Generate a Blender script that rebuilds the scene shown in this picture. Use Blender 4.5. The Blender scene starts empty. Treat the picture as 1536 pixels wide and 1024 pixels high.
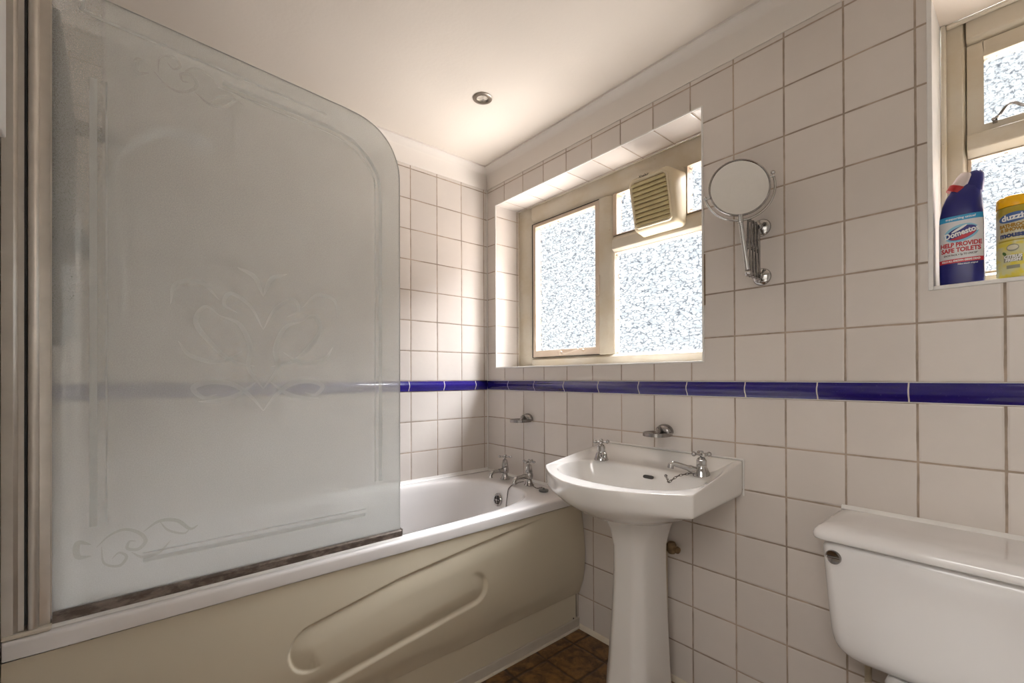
import bpy, bmesh, math, random
import numpy as np
from mathutils import Vector, Matrix
random.seed(7); rng = np.random.default_rng(7)
C = bpy.context.scene.collection
sc = bpy.context.scene
PI = math.pi
T = 0.152                 # tile pitch
ZB, ZU = 1.1115, 1.0590   # top and underside of the blue border
XR, YL, ZC = 2.75, -1.74, 2.297   # right wall, left wall, ceiling
# ------------------------------------------------------------------ nodes
class NG:
    def __init__(s, name):
        s.m = bpy.data.materials.new(name); s.m.use_nodes = True
        s.t = s.m.node_tree; s.t.nodes.clear()
        s.out = s.n('ShaderNodeOutputMaterial')
    def n(s, kind, **kw):
        x = s.t.nodes.new(kind)
        for k, v in kw.items(): setattr(x, k, v)
        return x
    def put(s, sock, v):
        if hasattr(v, 'is_output') or isinstance(v, bpy.types.NodeSocket): s.t.links.new(v, sock)
        elif v is not None:
            if hasattr(sock.default_value, '__len__') and not hasattr(v, '__len__'): v = (v, v, v, 1)[:len(sock.default_value)]
            if hasattr(v, '__len__') and len(v) == 3 and len(sock.default_value) == 4: v = (*v, 1)
            sock.default_value = v
    def math(s, op, a, b=None, c=None, clamp=False):
        x = s.n('ShaderNodeMath', operation=op, use_clamp=clamp)
        for i, v in enumerate((a, b, c)):
            if v is not None: s.put(x.inputs[i], v)
        return x.outputs[0]
    def mix(s, f, a, b):
        x = s.n('ShaderNodeMix', data_type='RGBA'); s.put(x.inputs[0], f); s.put(x.inputs[6], a); s.put(x.inputs[7], b); return x.outputs[2]
    def ramp(s, f, lo, hi):   # smooth 0..1 between lo and hi
        x = s.n('ShaderNodeMapRange', interpolation_type='SMOOTHSTEP')
        s.put(x.inputs[0], f); s.put(x.inputs[1], lo); s.put(x.inputs[2], hi); return x.outputs[0]
    def noise(s, vec, scale, detail=3, rough=.5, dist=0):
        x = s.n('ShaderNodeTexNoise'); s.put(x.inputs['Vector'], vec)
        x.inputs['Scale'].default_value = scale; x.inputs['Detail'].default_value = detail
        x.inputs['Roughness'].default_value = rough; x.inputs['Distortion'].default_value = dist; return x.outputs[0]
    def pos(s):
        return s.n('ShaderNodeTexCoord').outputs['Object']
    def sep(s, v):
        x = s.n('ShaderNodeSeparateXYZ'); s.put(x.inputs[0], v); return x.outputs
    def comb(s, a, b, c):
        x = s.n('ShaderNodeCombineXYZ')
        for i, v in enumerate((a, b, c)): s.put(x.inputs[i], v)
        return x.outputs[0]
    def scale(s, v, sx, sy, sz):
        x = s.n('ShaderNodeMapping'); s.put(x.inputs[0], v); x.inputs['Scale'].default_value = (sx, sy, sz); return x.outputs[0]
    def bump(s, h, strength=.3, dist=.001):
        x = s.n('ShaderNodeBump'); s.put(x.inputs['Height'], h); x.inputs['Strength'].default_value = strength; x.inputs['Distance'].default_value = dist; return x.outputs[0]
    def bsdf(s, col, rough=.4, metal=0, normal=None, coat=0, spec=.5, **kw):
        x = s.n('ShaderNodeBsdfPrincipled'); s.put(x.inputs['Base Color'], col); s.put(x.inputs['Roughness'], rough)
        s.put(x.inputs['Metallic'], metal); s.put(x.inputs['Coat Weight'], coat); s.put(x.inputs['Specular IOR Level'], spec)
        if normal is not None: s.put(x.inputs['Normal'], normal)
        for k, v in kw.items(): s.put(x.inputs[k.replace('_', ' ')], v)
        return x.outputs[0]
    def done(s, sh): s.put(s.out.inputs[0], sh); return s.m

def simple(name, col, rough=.4, metal=0, var=.04, vscale=8, bump=0, bscale=60, coat=0, **kw):
    g = NG(name); p = g.pos()
    nz = g.noise(p, vscale, 3)
    c = g.mix(nz, tuple(max(0, x*(1-var*2)) for x in col), tuple(min(1, x*(1+var)) for x in col))
    nm = g.bump(g.noise(p, bscale, 3), bump, .001) if bump else None
    return g.done(g.bsdf(c, rough, metal, nm, coat, **kw))

TILE = (.650, .595, .550)
def tile_mat(name, ua, va, u0, rows=True, grout=(.27, .215, .17), v0=0.0):
    """square wall tiles: ua/va the axes of the face, u0 the offset of the upright joints"""
    g = NG(name); p = g.pos(); xyz = g.sep(p)
    wob = g.math('MULTIPLY', g.math('SUBTRACT', g.noise(p, 9, 2), .5), .0022)
    u = g.math('ADD', g.math('SUBTRACT', xyz[ua], u0), wob)
    v = g.math('ADD', xyz[va], wob)
    def cell(x):
        q = g.math('DIVIDE', x, T); fl = g.math('FLOOR', q); fr = g.math('SUBTRACT', q, fl)
        d = g.math('MULTIPLY', g.math('MINIMUM', fr, g.math('SUBTRACT', 1.0, fr)), T)
        return fl, d
    iu, du = cell(u)
    if rows:
        above = g.math('GREATER_THAN', v, (ZB+ZU)/2)
        base = g.math('ADD', ZU, g.math('MULTIPLY', above, ZB-ZU))
        iv, dv = cell(g.math('SUBTRACT', v, base))
        iv = g.math('ADD', iv, g.math('MULTIPLY', above, 31))
    else:
        iv, dv = cell(g.math('SUBTRACT', v, v0))
    d = g.math('MINIMUM', du, dv)
    wn = g.n('ShaderNodeTexWhiteNoise'); g.put(wn.inputs['Vector'], g.comb(iu, iv, 3))
    gw = g.math('ADD', .0013, g.math('MULTIPLY', g.noise(p, 30, 3), .0016))
    mk = g.ramp(d, gw, g.math('ADD', gw, .0009))
    spots = g.ramp(g.noise(p, 130, 2, .6), .74, .80)
    patch = g.ramp(g.noise(p, 3.3, 2), .56, .70)
    speck = g.math('MULTIPLY', g.math('MULTIPLY', spots, patch), .45)
    mott = g.noise(p, 14, 4, .6)
    tc = g.mix(wn.outputs[0], tuple(c*.95 for c in TILE), tuple(min(1, c*1.05) for c in TILE))
    tc = g.mix(g.math('MULTIPLY', mott, .30), tc, tuple(c*.80 for c in TILE))
    tc = g.mix(speck, tc, (.30, .27, .25))
    gc = g.mix(g.ramp(g.noise(p, 6, 4, .7), .38, .66), grout, tuple(x*1.65 for x in grout))
    col = g.mix(mk, gc, tc)
    edge = g.ramp(d, gw, g.math('ADD', gw, .005))
    h = g.math('ADD', g.math('MULTIPLY', edge, 1.0), g.math('MULTIPLY', g.noise(p, 22, 2), .5))
    nm = g.bump(h, .45, .0016)
    rg = g.math('SUBTRACT', .85, g.math('MULTIPLY', mk, .62))
    return g.done(g.bsdf(col, rg, 0, nm, 0, .45))

M = {}
M['tile_window'] = tile_mat('wall_tiles_window', 0, 2, .002)
M['tile_far'] = tile_mat('wall_tiles_far', 1, 2, -.0247)
M['tile_reveal'] = tile_mat('wall_tiles_reveal', 1, 2, .155)
M['tile_soffit'] = tile_mat('wall_tiles_soffit', 0, 1, .002, rows=False, v0=.155)
def plaster(name, col, b=.25):
    g = NG(name); p = g.pos()
    c = g.mix(g.noise(p, 1.6, 3), tuple(x*.93 for x in col), tuple(min(1, x*1.04) for x in col))
    h = g.math('ADD', g.noise(p, 2.2, 2), g.math('MULTIPLY', g.noise(p, 90, 2), .03))
    return g.done(g.bsdf(c, .75, 0, g.bump(h, b, .05), 0, .3))
M['ceiling'] = plaster('ceiling_paint', (.72, .655, .585))
M['cornice'] = plaster('cornice_paint', (.72, .67, .62), .05)
M['cream_wall'] = plaster('wall_paint_cream', (.78, .77, .745), .1)
def old_paint(name, col, chip=(.33, .25, .16)):
    g = NG(name); p = g.pos()
    grime = g.ramp(g.noise(p, 7, 4, .65), .38, .72)
    c = g.mix(grime, col, (col[0]*.92, col[1]*.87, col[2]*.78))
    chipm = g.ramp(g.noise(g.scale(p, 1.0, 1.0, .7), 75, 4, .7), .68, .72)
    zone = g.ramp(g.noise(p, 9, 2), .50, .62)
    k = g.math('MULTIPLY', chipm, g.ramp(g.noise(p, 9, 2), .42, .52))
    c = g.mix(g.math('MULTIPLY', k, .8), c, chip)
    h = g.math('SUBTRACT', g.noise(p, 45, 4, .6), g.math('MULTIPLY', k, .6))
    return g.done(g.bsdf(c, .42, 0, g.bump(h, .5, .002), 0, .45))
M['frame'] = old_paint('window_frame_paint', (.53, .475, .385))
M['sash'] = old_paint('sash_paint', (.52, .42, .33))
M['trimwhite'] = simple('white_sealant', (.76, .74, .71), .4, var=.08, vscale=30, bump=.3)
M['dirtyseal'] = old_paint('grubby_sealant', (.62, .56, .47), (.12, .09, .06))
# ribbed obscured glass
def relief_glass(name, sc_):
    g = NG(name); p = g.pos(); x, y, z = g.sep(p)
    q = g.comb(x, 0, g.math('MULTIPLY', z, 1.9))
    nd = g.n('ShaderNodeTexNoise'); nd.inputs['Scale'].default_value = 55*sc_; nd.inputs['Detail'].default_value = 1.5; g.put(nd.inputs['Vector'], q)
    off = g.n('ShaderNodeVectorMath', operation='MULTIPLY_ADD'); g.put(off.inputs[0], nd.outputs['Color']); off.inputs[1].default_value = (.016, .016, .016); g.put(off.inputs[2], q)
    vo = g.n('ShaderNodeTexVoronoi', feature='DISTANCE_TO_EDGE'); vo.inputs['Scale'].default_value = 92*sc_; g.put(vo.inputs['Vector'], off.outputs[0])
    line = g.math('SUBTRACT', 1.0, g.ramp(vo.outputs['Distance'], .01, .13))
    brk = g.ramp(g.noise(q, 70*sc_, 2), .40, .58)
    line = g.math('MULTIPLY', line, brk)
    soft = g.ramp(g.noise(q, 28*sc_, 3, .6), .35, .75)
    tcol = g.mix(g.math('MULTIPLY', soft, .45), (.985, .99, .99), (.70, .72, .75))
    tcol = g.mix(line, tcol, (.42, .44, .475))  # dark refraction of the ridges is painted into the tint
    tr = g.n('ShaderNodeBsdfTransparent'); g.put(tr.inputs[0], tcol)
    gl = g.n('ShaderNodeBsdfGlossy'); gl.inputs['Roughness'].default_value = .12; gl.inputs[0].default_value = (.8, .85, .85, 1)
    g.put(gl.inputs['Normal'], g.bump(line, .8, .002))
    mx = g.n('ShaderNodeMixShader'); mx.inputs[0].default_value = .05
    g.put(mx.inputs[1], tr.outputs[0]); g.put(mx.inputs[2], gl.outputs[0])
    return g.done(mx.outputs[0])
M['relief'] = relief_glass('relief_glass', .52)
M['relief2'] = relief_glass('relief_glass_large', 1.0)
# limescaled frosted glass of the bath screen
def frosted(name, clear, col=(.80, .82, .79), margin=False):
    g = NG(name); p = g.pos(); x, y, z = g.sep(p)
    haze = g.noise(g.scale(p, 1, 1, .6), 4.0, 4, .6)
    grain = g.noise(p, 420, 2, .7)
    f = g.math('ADD', clear, g.math('MULTIPLY', g.math('SUBTRACT', haze, .5), -.10))
    f = g.math('ADD', f, g.math('MULTIPLY', g.math('SUBTRACT', grain, .5), .22))
    if margin:   # the strip beside the post is less scaled
        side = g.math('MULTIPLY', g.math('SUBTRACT', 1.0, g.ramp(y, -1.592, -1.580)), g.ramp(z, .95, 1.35))
        f = g.math('ADD', f, g.math('MULTIPLY', side, .14))
    low = g.math('SUBTRACT', 1.0, g.ramp(z, .62, 1.10))
    f = g.math('SUBTRACT', f, g.math('MULTIPLY', low, .26), clamp=True)
    tr = g.n('ShaderNodeBsdfTransparent'); tr.inputs[0].default_value = (.98, .99, .98, 1)
    df = g.n('ShaderNodeBsdfDiffuse'); g.put(df.inputs[0], col)
    tl = g.n('ShaderNodeBsdfTranslucent'); g.put(tl.inputs[0], col)
    m1 = g.n('ShaderNodeMixShader'); m1.inputs[0].default_value = .55; g.put(m1.inputs[1], df.outputs[0]); g.put(m1.inputs[2], tl.outputs[0])
    m2 = g.n('ShaderNodeMixShader'); g.put(m2.inputs[0], f); g.put(m2.inputs[1], m1.outputs[0]); g.put(m2.inputs[2], tr.outputs[0])
    gl = g.n('ShaderNodeBsdfGlossy'); gl.inputs['Roughness'].default_value = .03; gl.inputs[0].default_value = (1, 1, 1, 1)
    m3 = g.n('ShaderNodeMixShader'); g.put(m3.inputs[0], .045)
    g.put(m3.inputs[1], m2.outputs[0]); g.put(m3.inputs[2], gl.outputs[0])
    return g.done(m3.outputs[0])
M['frost'] = frosted('screen_frosted_glass', .58, (.88, .91, .91), True)
M['etch'] = frosted('etched_pattern', .24, (.87, .90, .90))
M['etch_faint'] = frosted('faint_etched_pattern', .40, (.87, .90, .90))
M['etch_clear'] = frosted('clear_pattern', .70, (.84, .85, .83))
M['glass_edge'] = simple('screen_glass_edge', (.10, .11, .09), .3)
M['chrome'] = simple('chrome', (.50, .49, .48), .07, 1, var=.12, vscale=40, bump=.08, bscale=120)
M['chrome_dull'] = simple('dull_chrome', (.36, .34, .33), .20, 1, var=.25, vscale=60, bump=.15, bscale=150)
M['dark_metal'] = simple('tarnished_metal', (.16, .14, .13), .3, 1, var=.2, vscale=90)
M['ring_metal'] = simple('brushed_bronze', (.30, .26, .22), .3, 1, var=.15, vscale=60)
M['aluminium'] = simple('aluminium', (.66, .62, .57), .33, 1, var=.10, vscale=20, bump=.05, bscale=90)
M['seal'] = simple('black_rubber_seal', (.02, .02, .022), .5)
def grime_metal():
    g = NG('grimy_bottom_rail'); p = g.pos()
    k = g.ramp(g.noise(g.scale(p, 1, .5, 1), 40, 4, .7), .42, .62)
    c = g.mix(k, (.12, .095, .08), (.24, .20, .175))
    return g.done(g.bsdf(c, .4, .45, g.bump(g.noise(p, 120, 3), .4, .002)))
M['grime'] = grime_metal()
M['ceramic'] = simple('white_ceramic', (.735, .71, .68), .12, var=.02, vscale=5, coat=.5, spec=.5)
M['ceramic_wc'] = simple('white_ceramic_toilet', (.73, .71, .70), .15, var=.03, vscale=5, coat=.4)
M['acrylic'] = simple('white_bath_acrylic', (.76, .735, .725), .18, var=.02, vscale=5, coat=.3)
M['panel'] = simple('cream_panel_plastic', (.56, .50, .385), .38, var=.03, vscale=3, bump=.06, bscale=400)
M['plinth'] = simple('white_plinth', (.50, .45, .38), .5, var=.08, vscale=14)
M['gapshade'] = simple('gap_shade', (.03, .025, .02), .8)  # near-black colour stands in for the shade inside narrow gaps
M['mirror'] = simple('mirror_glass', (.93, .96, .98), .01, 1, var=.0)
M['fan'] = simple('aged_fan_plastic', (.62, .53, .37), .38, var=.07, vscale=14)
M['fan_grille'] = simple('yellowed_grille_plastic', (.55, .46, .25), .45, var=.14, vscale=22)
M['black'] = simple('black_ink', (.02, .02, .02), .5)
M['whitebox'] = simple('white_plastic', (.85, .86, .86), .3)
M['greyplastic'] = simple('grey_shower_plastic', (.13, .125, .12), .35, var=.1)
M['white_hose'] = simple('hose_metal', (.75, .74, .72), .25, .7)
M['pipe'] = simple('painted_pipe', (.50, .42, .30), .45, var=.2, vscale=30)
M['rust_shade'] = simple('rust_and_shade_brown', (.24, .15, .07), .7, var=.5, vscale=60, bump=.6)  # rust on the valve, painted shade behind the fan slats
M['grille_dark'] = simple('overflow_dark', (.05, .045, .04), .5)
M['plug'] = simple('grey_rubber_plug', (.13, .13, .125), .5)
M['lamp'] = simple('lamp_reflector', (.85, .82, .76), .12, .85, var=.2, vscale=120, bump=.5, bscale=200)
def floor_mat():
    g = NG('floor_brown_tiles'); p = g.pos(); x, y, z = g.sep(p)
    w = g.math('MULTIPLY', g.math('SUBTRACT', g.noise(p, 9, 3), .5), .02)
    def cell(a, s, o):
        q = g.math('DIVIDE', g.math('ADD', g.math('SUBTRACT', a, o), w), s); fl = g.math('FLOOR', q); fr = g.math('SUBTRACT', q, fl)
        return g.math('MULTIPLY', g.math('MINIMUM', fr, g.math('SUBTRACT', 1.0, fr)), s)
    d = g.math('MINIMUM', cell(x, .165, .09), cell(y, .165, .05))
    j = g.ramp(g.math('ADD', d, g.math('MULTIPLY', g.math('SUBTRACT', g.noise(p, 35, 3), .5), .012)), .000, .010)
    n1 = g.noise(p, 17, 6, .72, .8); n2 = g.noise(p, 60, 4, .7)
    c = g.mix(g.ramp(n1, .30, .66), (.035, .017, .007), (.215, .105, .030))
    c = g.mix(g.math('MULTIPLY', g.ramp(n2, .55, .7), .5), c, (.30, .17, .06))
    c = g.mix(g.math('MULTIPLY', g.math('SUBTRACT', 1.0, j), .85), c, (.022, .011, .006))
    return g.done(g.bsdf(c, .38, 0, g.bump(g.math('ADD', j, g.math('MULTIPLY', n1, .7)), .5, .002)))
M['floor'] = floor_mat()
def border_mat(name, ua, off):
    g = NG(name); p = g.pos(); xyz = g.sep(p)
    q = g.math('DIVIDE', g.math('SUBTRACT', xyz[ua], off), .2022); fr = g.math('SUBTRACT', q, g.math('FLOOR', q))
    d = g.math('MULTIPLY', g.math('MINIMUM', fr, g.math('SUBTRACT', 1.0, fr)), .2022)
    mk = g.ramp(d, .0012, .0020)
    c = g.mix(g.noise(p, 12, 3), (.010, .006, .105), (.020, .012, .190))
    c = g.mix(g.math('MULTIPLY', g.ramp(g.noise(p, 160, 2), .66, .74), .12), c, (.25, .25, .5))
    col = g.mix(mk, (.62, .56, .52), c)
    h = g.math('ADD', mk, g.math('MULTIPLY', g.noise(p, 30, 2), .5))
    return g.done(g.bsdf(col, g.math('SUBTRACT', .6, g.math('MULTIPLY', mk, .48)), 0, g.bump(h, .3, .002), .3))
M['border_w'] = border_mat('blue_border_window', 0, -.0098)
M['border_f'] = border_mat('blue_border_far', 1, -.0900)
def flat(n, c, r=.4, **k): M[n] = simple(n, c, r, var=.02, **k)
flat('bleach_blue', (.012, .014, .16), .25); flat('cap_red', (.42, .008, .012)); flat('cap_clear', (.72, .62, .60), .2)
flat('label_white', (.70, .70, .72)); flat('label_cyan', (.03, .33, .62)); flat('logo_blue', (.02, .02, .20)); flat('logo_red', (.55, .02, .04))
flat('ink_red', (.50, .02, .03)); flat('ink_white', (.85, .85, .85)); flat('ink_dark', (.06, .03, .04))
flat('label_lightblue', (.25, .55, .72))
flat('can_yellow', (.80, .62, .03), .3); flat('can_olive', (.42, .32, .02), .3); flat('cap_yellow', (.95, .50, .0), .25)
flat('ink_navy', (.03, .05, .16)); flat('ink_gold', (.36, .19, .01)); flat('label_cream', (.66, .62, .46)); flat('label_grey', (.30, .30, .22)); flat('leaf_green', (.05, .12, .02)); flat('logo_duz', (.05, .12, .32)); flat('ink_black', (.02, .02, .03)); flat('lemon', (.85, .70, .10))

# ------------------------------------------------------------------ mesh helpers
def link(name, bm, mat, parent=None, smooth=True, bevel=0, seg=2, sub=0, auto=None):
    me = bpy.data.meshes.new(name)
    bmesh.ops.recalc_face_normals(bm, faces=bm.faces)
    bm.to_mesh(me); bm.free()
    o = bpy.data.objects.new(name, me); C.objects.link(o)
    if mat: me.materials.append(mat)
    for p in me.polygons: p.use_smooth = smooth
    if bevel:
        b = o.modifiers.new('b', 'BEVEL'); b.width = bevel; b.segments = seg; b.limit_method = 'ANGLE'; b.angle_limit = math.radians(35)
        b.harden_normals = False
    if sub:
        s = o.modifiers.new('s', 'SUBSURF'); s.levels = sub; s.render_levels = sub
    if smooth and not sub:
        me.set_sharp_from_angle(angle=math.radians(auto or 40))
    if parent: o.parent = parent; o.matrix_parent_inverse = Matrix.Translation(parent.location).inverted() if parent.type == 'EMPTY' else Matrix()
    return o
def thing(name, loc, label, cat, group=None):
    o = bpy.data.objects.new(name, None); C.objects.link(o); o.location = loc; o.empty_display_size = .05
    o['label'] = label; o['category'] = cat
    if group: o['group'] = group
    return o
def tag(o, label, cat, group=None):
    o['label'] = label; o['category'] = cat
    if group: o['group'] = group
    return o
def struct(o): o['kind'] = 'structure'; return o
def box(bm, x0, x1, y0, y1, z0, z1):
    v = [bm.verts.new((x, y, z)) for x in (x0, x1) for y in (y0, y1) for z in (z0, z1)]
    for f in ((0, 1, 3, 2), (4, 6, 7, 5), (0, 4, 5, 1), (2, 3, 7, 6), (0, 2, 6, 4), (1, 5, 7, 3)): bm.faces.new([v[i] for i in f])
    return bm
def BM(): return bmesh.new()
def loft(bm, rings, closed=True, cap0=True, cap1=True):
    R = [[bm.verts.new(p) for p in r] for r in rings]
    n = len(R[0])
    for a, b in zip(R, R[1:]):
        for i in range(n if closed else n-1):
            j = (i+1) % n; bm.faces.new((a[i], a[j], b[j], b[i]))
    if cap0 and closed: bm.faces.new(R[0])
    if cap1 and closed: bm.faces.new(R[-1][::-1])
    return R
def frame_of(d):
    d = Vector(d).normalized(); a = Vector((0, 0, 1)) if abs(d.z) < .9 else Vector((1, 0, 0))
    u = d.cross(a).normalized(); return d, u, d.cross(u).normalized()
def tube(bm, pts, r, n=12, cap=True):
    pts = [Vector(p) for p in pts]; rs = r if hasattr(r, '__len__') else [r]*len(pts)
    rings = []; u = None
    for i, p in enumerate(pts):
        d = (pts[min(i+1, len(pts)-1)]-pts[max(i-1, 0)]).normalized()
        if u is None: _, u, _ = frame_of(d)
        u = (u-d*u.dot(d)).normalized(); w = d.cross(u)
        rings.append([p+(u*math.cos(2*PI*k/n)+w*math.sin(2*PI*k/n))*rs[i] for k in range(n)])
    loft(bm, rings, True, cap, cap); return bm
def lathe(bm, prof, at=(0, 0, 0), axis=(0, 0, 1), n=28):
    """prof: (radius, height) along the axis"""
    d, u, w = frame_of(axis); at = Vector(at)
    loft(bm, [[at+d*h+(u*math.cos(2*PI*k/n)+w*math.sin(2*PI*k/n))*max(r, 1e-5) for k in range(n)] for r, h in prof], True, True, True); return bm
def ball(bm, c, r, n=10):
    return lathe(bm, [(r*math.sin(PI*i/n), -r*math.cos(PI*i/n)) for i in range(n+1)], c, (0, 0, 1), 14)
def spline(pts, n=8):
    P = [np.array(p, float) for p in pts]; P = [2*P[0]-P[1]]+P+[2*P[-1]-P[-2]]; out = []
    for i in range(1, len(P)-2):
        for k in range(n):
            t = k/n; a, b, c, d = P[i-1:i+3]
            out.append(.5*((2*b)+(-a+c)*t+(2*a-5*b+4*c-d)*t*t+(-a+3*b-3*c+d)*t**3))
    out.append(P[-2]); return [tuple(p) for p in out]
def rrect(cx, cy, hx, hy, r, z, n=8):
    pts = []
    for sx, sy, a0 in ((1, 1, 0), (-1, 1, 90), (-1, -1, 180), (1, -1, 270)):
        for k in range(n+1):
            a = math.radians(a0+90*k/n); pts.append((cx+sx*(hx-r)+r*math.cos(a), cy+sy*(hy-r)+r*math.sin(a), z))
    return pts
def prism(bm, poly, axis, a0, a1):
    """poly: 2D outline in the two other axes, extruded along axis"""
    def P(p, a): return {0: (a, p[0], p[1]), 1: (p[0], a, p[1]), 2: (p[0], p[1], a)}[axis]
    loft(bm, [[P(p, a0) for p in poly], [P(p, a1) for p in poly]]); return bm
def text_mesh(s, size, bold=0, shear=0, xs=1):
    cu = bpy.data.curves.new('t', 'FONT'); cu.body = s; cu.size = size; cu.align_x = 'CENTER'; cu.align_y = 'CENTER'; cu.offset = bold; cu.shear = shear
    cu.resolution_u = 3
    o = bpy.data.objects.new('t', cu); C.objects.link(o)
    dg = bpy.context.evaluated_depsgraph_get(); me = bpy.data.meshes.new_from_object(o.evaluated_get(dg))
    C.objects.unlink(o); bpy.data.objects.remove(o)
    bm = BM(); bm.from_mesh(me); bpy.data.meshes.remove(me)
    for v in bm.verts: v.co.x *= xs
    return bm

# ------------------------------------------------------------------ room shell
W1 = (.08, 1.26, 1.184, 2.084); W2 = (1.857, 2.46, 1.352, 2.084)   # window openings x0,x1,z0,z1
bm = BM()
xs = [0, W1[0], W1[1], W2[0], W2[1], XR]; zs = [0, W1[2], W2[2], W1[3], ZC]
for i in range(5):
    for k in range(4):
        if i == 1 and k in (1, 2): continue
        if i == 3 and k == 2: continue
        bm.faces.new([bm.verts.new((x, 0, z)) for x, z in ((xs[i], zs[k]), (xs[i+1], zs[k]), (xs[i+1], zs[k+1]), (xs[i], zs[k+1]))])
bmesh.ops.remove_doubles(bm, verts=bm.verts, dist=1e-5)
for W in (W1, W2):
    pass
wall = struct(link('wall_window', bm, M['tile_window'], smooth=False))
def reveal(W, d0, d1, sill_mat, side_mat, top_mat):
    bm = BM(); me_m = [side_mat, top_mat, sill_mat]
    x0, x1, z0, z1 = W
    q = lambda *p: bm.faces.new([bm.verts.new(a) for a in p])
    q((x0, d0, z0), (x0, d1, z0), (x0, d1, z1), (x0, d0, z1)).material_index = 0
    q((x1, d0, z0), (x1, d0, z1), (x1, d1, z1), (x1, d1, z0)).material_index = 0
    q((x0, d0, z1), (x0, d1, z1), (x1, d1, z1), (x1, d0, z1)).material_index = 1
    q((x0, d0, z0), (x1, d0, z0), (x1, d1, z0), (x0, d1, z0)).material_index = 2
    me = bpy.data.meshes.new('wall_window_reveal'); bm.to_mesh(me); bm.free()
    for m in me_m: me.materials.append(m)
    o = bpy.data.objects.new('wall_window_reveal', me); C.objects.link(o); return struct(o)
reveal(W1, 0, .24, M['trimwhite'], M['tile_reveal'], M['tile_soffit'])
M['plaster_pink'] = plaster('reveal_plaster', (.70, .62, .55), .1)
reveal(W2, 0, .24, M['trimwhite'], M['trimwhite'], M['plaster_pink'])
bm = BM(); bm.faces.new([bm.verts.new(p) for p in ((0, YL, 0), (0, 0, 0), (0, 0, ZC), (0, YL, ZC))])
struct(link('wall_far', bm, M['tile_far'], smooth=False))
# left wall with the doorway the photographer stands in, at its right-hand end
DX0, DX1, DZ = 1.62, 2.45, 2.02
def quads(name, mat, Q):
    bm = BM()
    for q in Q: bm.faces.new([bm.verts.new(p) for p in q])
    bmesh.ops.remove_doubles(bm, verts=bm.verts, dist=1e-5)
    return struct(link(name, bm, mat, smooth=False))
quads('wall_left', M['cream_wall'], [[(x0, YL, z0), (x1, YL, z0), (x1, YL, z1), (x0, YL, z1)] for x0, x1, z0, z1 in
      ((0, DX0, 0, DZ), (DX1, XR, 0, DZ), (0, DX0, DZ, ZC), (DX0, DX1, DZ, ZC), (DX1, XR, DZ, ZC))])
quads('wall_right', M['cream_wall'], [[(XR, YL, 0), (XR, 0, 0), (XR, 0, ZC), (XR, YL, ZC)]])
quads('ceiling', M['ceiling'], [[(0, YL, ZC), (XR, YL, ZC), (XR, 0, ZC), (0, 0, ZC)]])
quads('floor', M['floor'], [[(0, YL, 0), (XR, YL, 0), (XR, 0, 0), (0, 0, 0)]])
# unseen landing shell, added to keep sky light out of the doorway
LY = YL-1.9
quads('wall_landing_block', M['cream_wall'], [[(.9, LY, 0), (3.2, LY, 0), (3.2, LY, ZC), (.9, LY, ZC)], [(.9, LY, 0), (.9, YL-.1, 0), (.9, YL-.1, ZC), (.9, LY, ZC)], [(3.2, LY, 0), (3.2, YL-.1, 0), (3.2, YL-.1, ZC), (3.2, LY, ZC)],
      [(.9, YL-.1, 0), (DX0, YL-.1, 0), (DX0, YL-.1, ZC), (.9, YL-.1, ZC)], [(DX1, YL-.1, 0), (3.2, YL-.1, 0), (3.2, YL-.1, ZC), (DX1, YL-.1, ZC)], [(DX0, YL-.1, DZ), (DX1, YL-.1, DZ), (DX1, YL-.1, ZC), (DX0, YL-.1, ZC)],
      [(.9, LY, ZC), (3.2, LY, ZC), (3.2, YL-.1, ZC), (.9, YL-.1, ZC)], [(.9, LY, 0), (3.2, LY, 0), (3.2, YL-.1, 0), (.9, YL-.1, 0)]])
bm = BM(); box(bm, DX0-.0, DX0+.03, YL-.1, YL, 0, DZ-.031); box(bm, DX1-.03, DX1, YL-.1, YL, 0, DZ-.031); box(bm, DX0, DX1, YL-.1, YL, DZ-.03, DZ)
struct(link('door_1', bm, M['whitebox'], bevel=.002))
# cornice, a plain cove
cv = []
for k in range(11):
    a = PI/2*k/10; cv.append((.052*(1-math.cos(a)), ZC-.105+.105*math.sin(a)))  # concave from wall to ceiling
cove = [(0, ZC-.105), (.004, ZC-.105)]
for k in range(13):
    t = PI/2*k/12; cove.append((.006+.047*(1-math.cos(t)), ZC-.100+.092*math.sin(t)))
cove += [(.0555, ZC-.008), (.0555, ZC), (0, ZC)]
def cove_along(name, fn, n0, n1):
    bm = BM(); loft(bm, [[fn(a, p) for p in cove] for a in (n0, n1)]); return struct(link(name, bm, M['cornice'], auto=50))
cove_along('trim_1', lambda a, p: (p[0] if a == 0 else XR-p[0], -p[0], p[1]), 0, 1)
cove_along('trim_2', lambda a, p: (p[0], -p[0] if a == 0 else YL+p[0], p[1]), 0, 1)
cove_along('trim_3', lambda a, p: (p[0] if a == 0 else XR-p[0], YL+p[0], p[1]), 0, 1)
# blue border tiles
prof = [(0, ZU+.0015), (.003, ZU+.0015), (.0045, ZU+.007), (.007, ZU+.012), (.011, ZU+.018), (.0135, ZU+.026), (.0135, ZU+.033), (.011, ZU+.039), (.008, ZU+.0425), (.008, ZB-.007), (.006, ZB-.0015), (0, ZB-.0015)]
def border(name, mat, fn):
    bm = BM(); loft(bm, [[fn(a, p) for p in prof] for a in (0, 1)]); return struct(link(name, bm, mat, auto=60))
border('trim_4', M['border_w'], lambda a, p: (.0015+p[0] if a == 0 else XR, -p[0], p[1]))
border('trim_5', M['border_f'], lambda a, p: (p[0], (-.0015-p[0]) if a == 0 else YL, p[1]))
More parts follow.
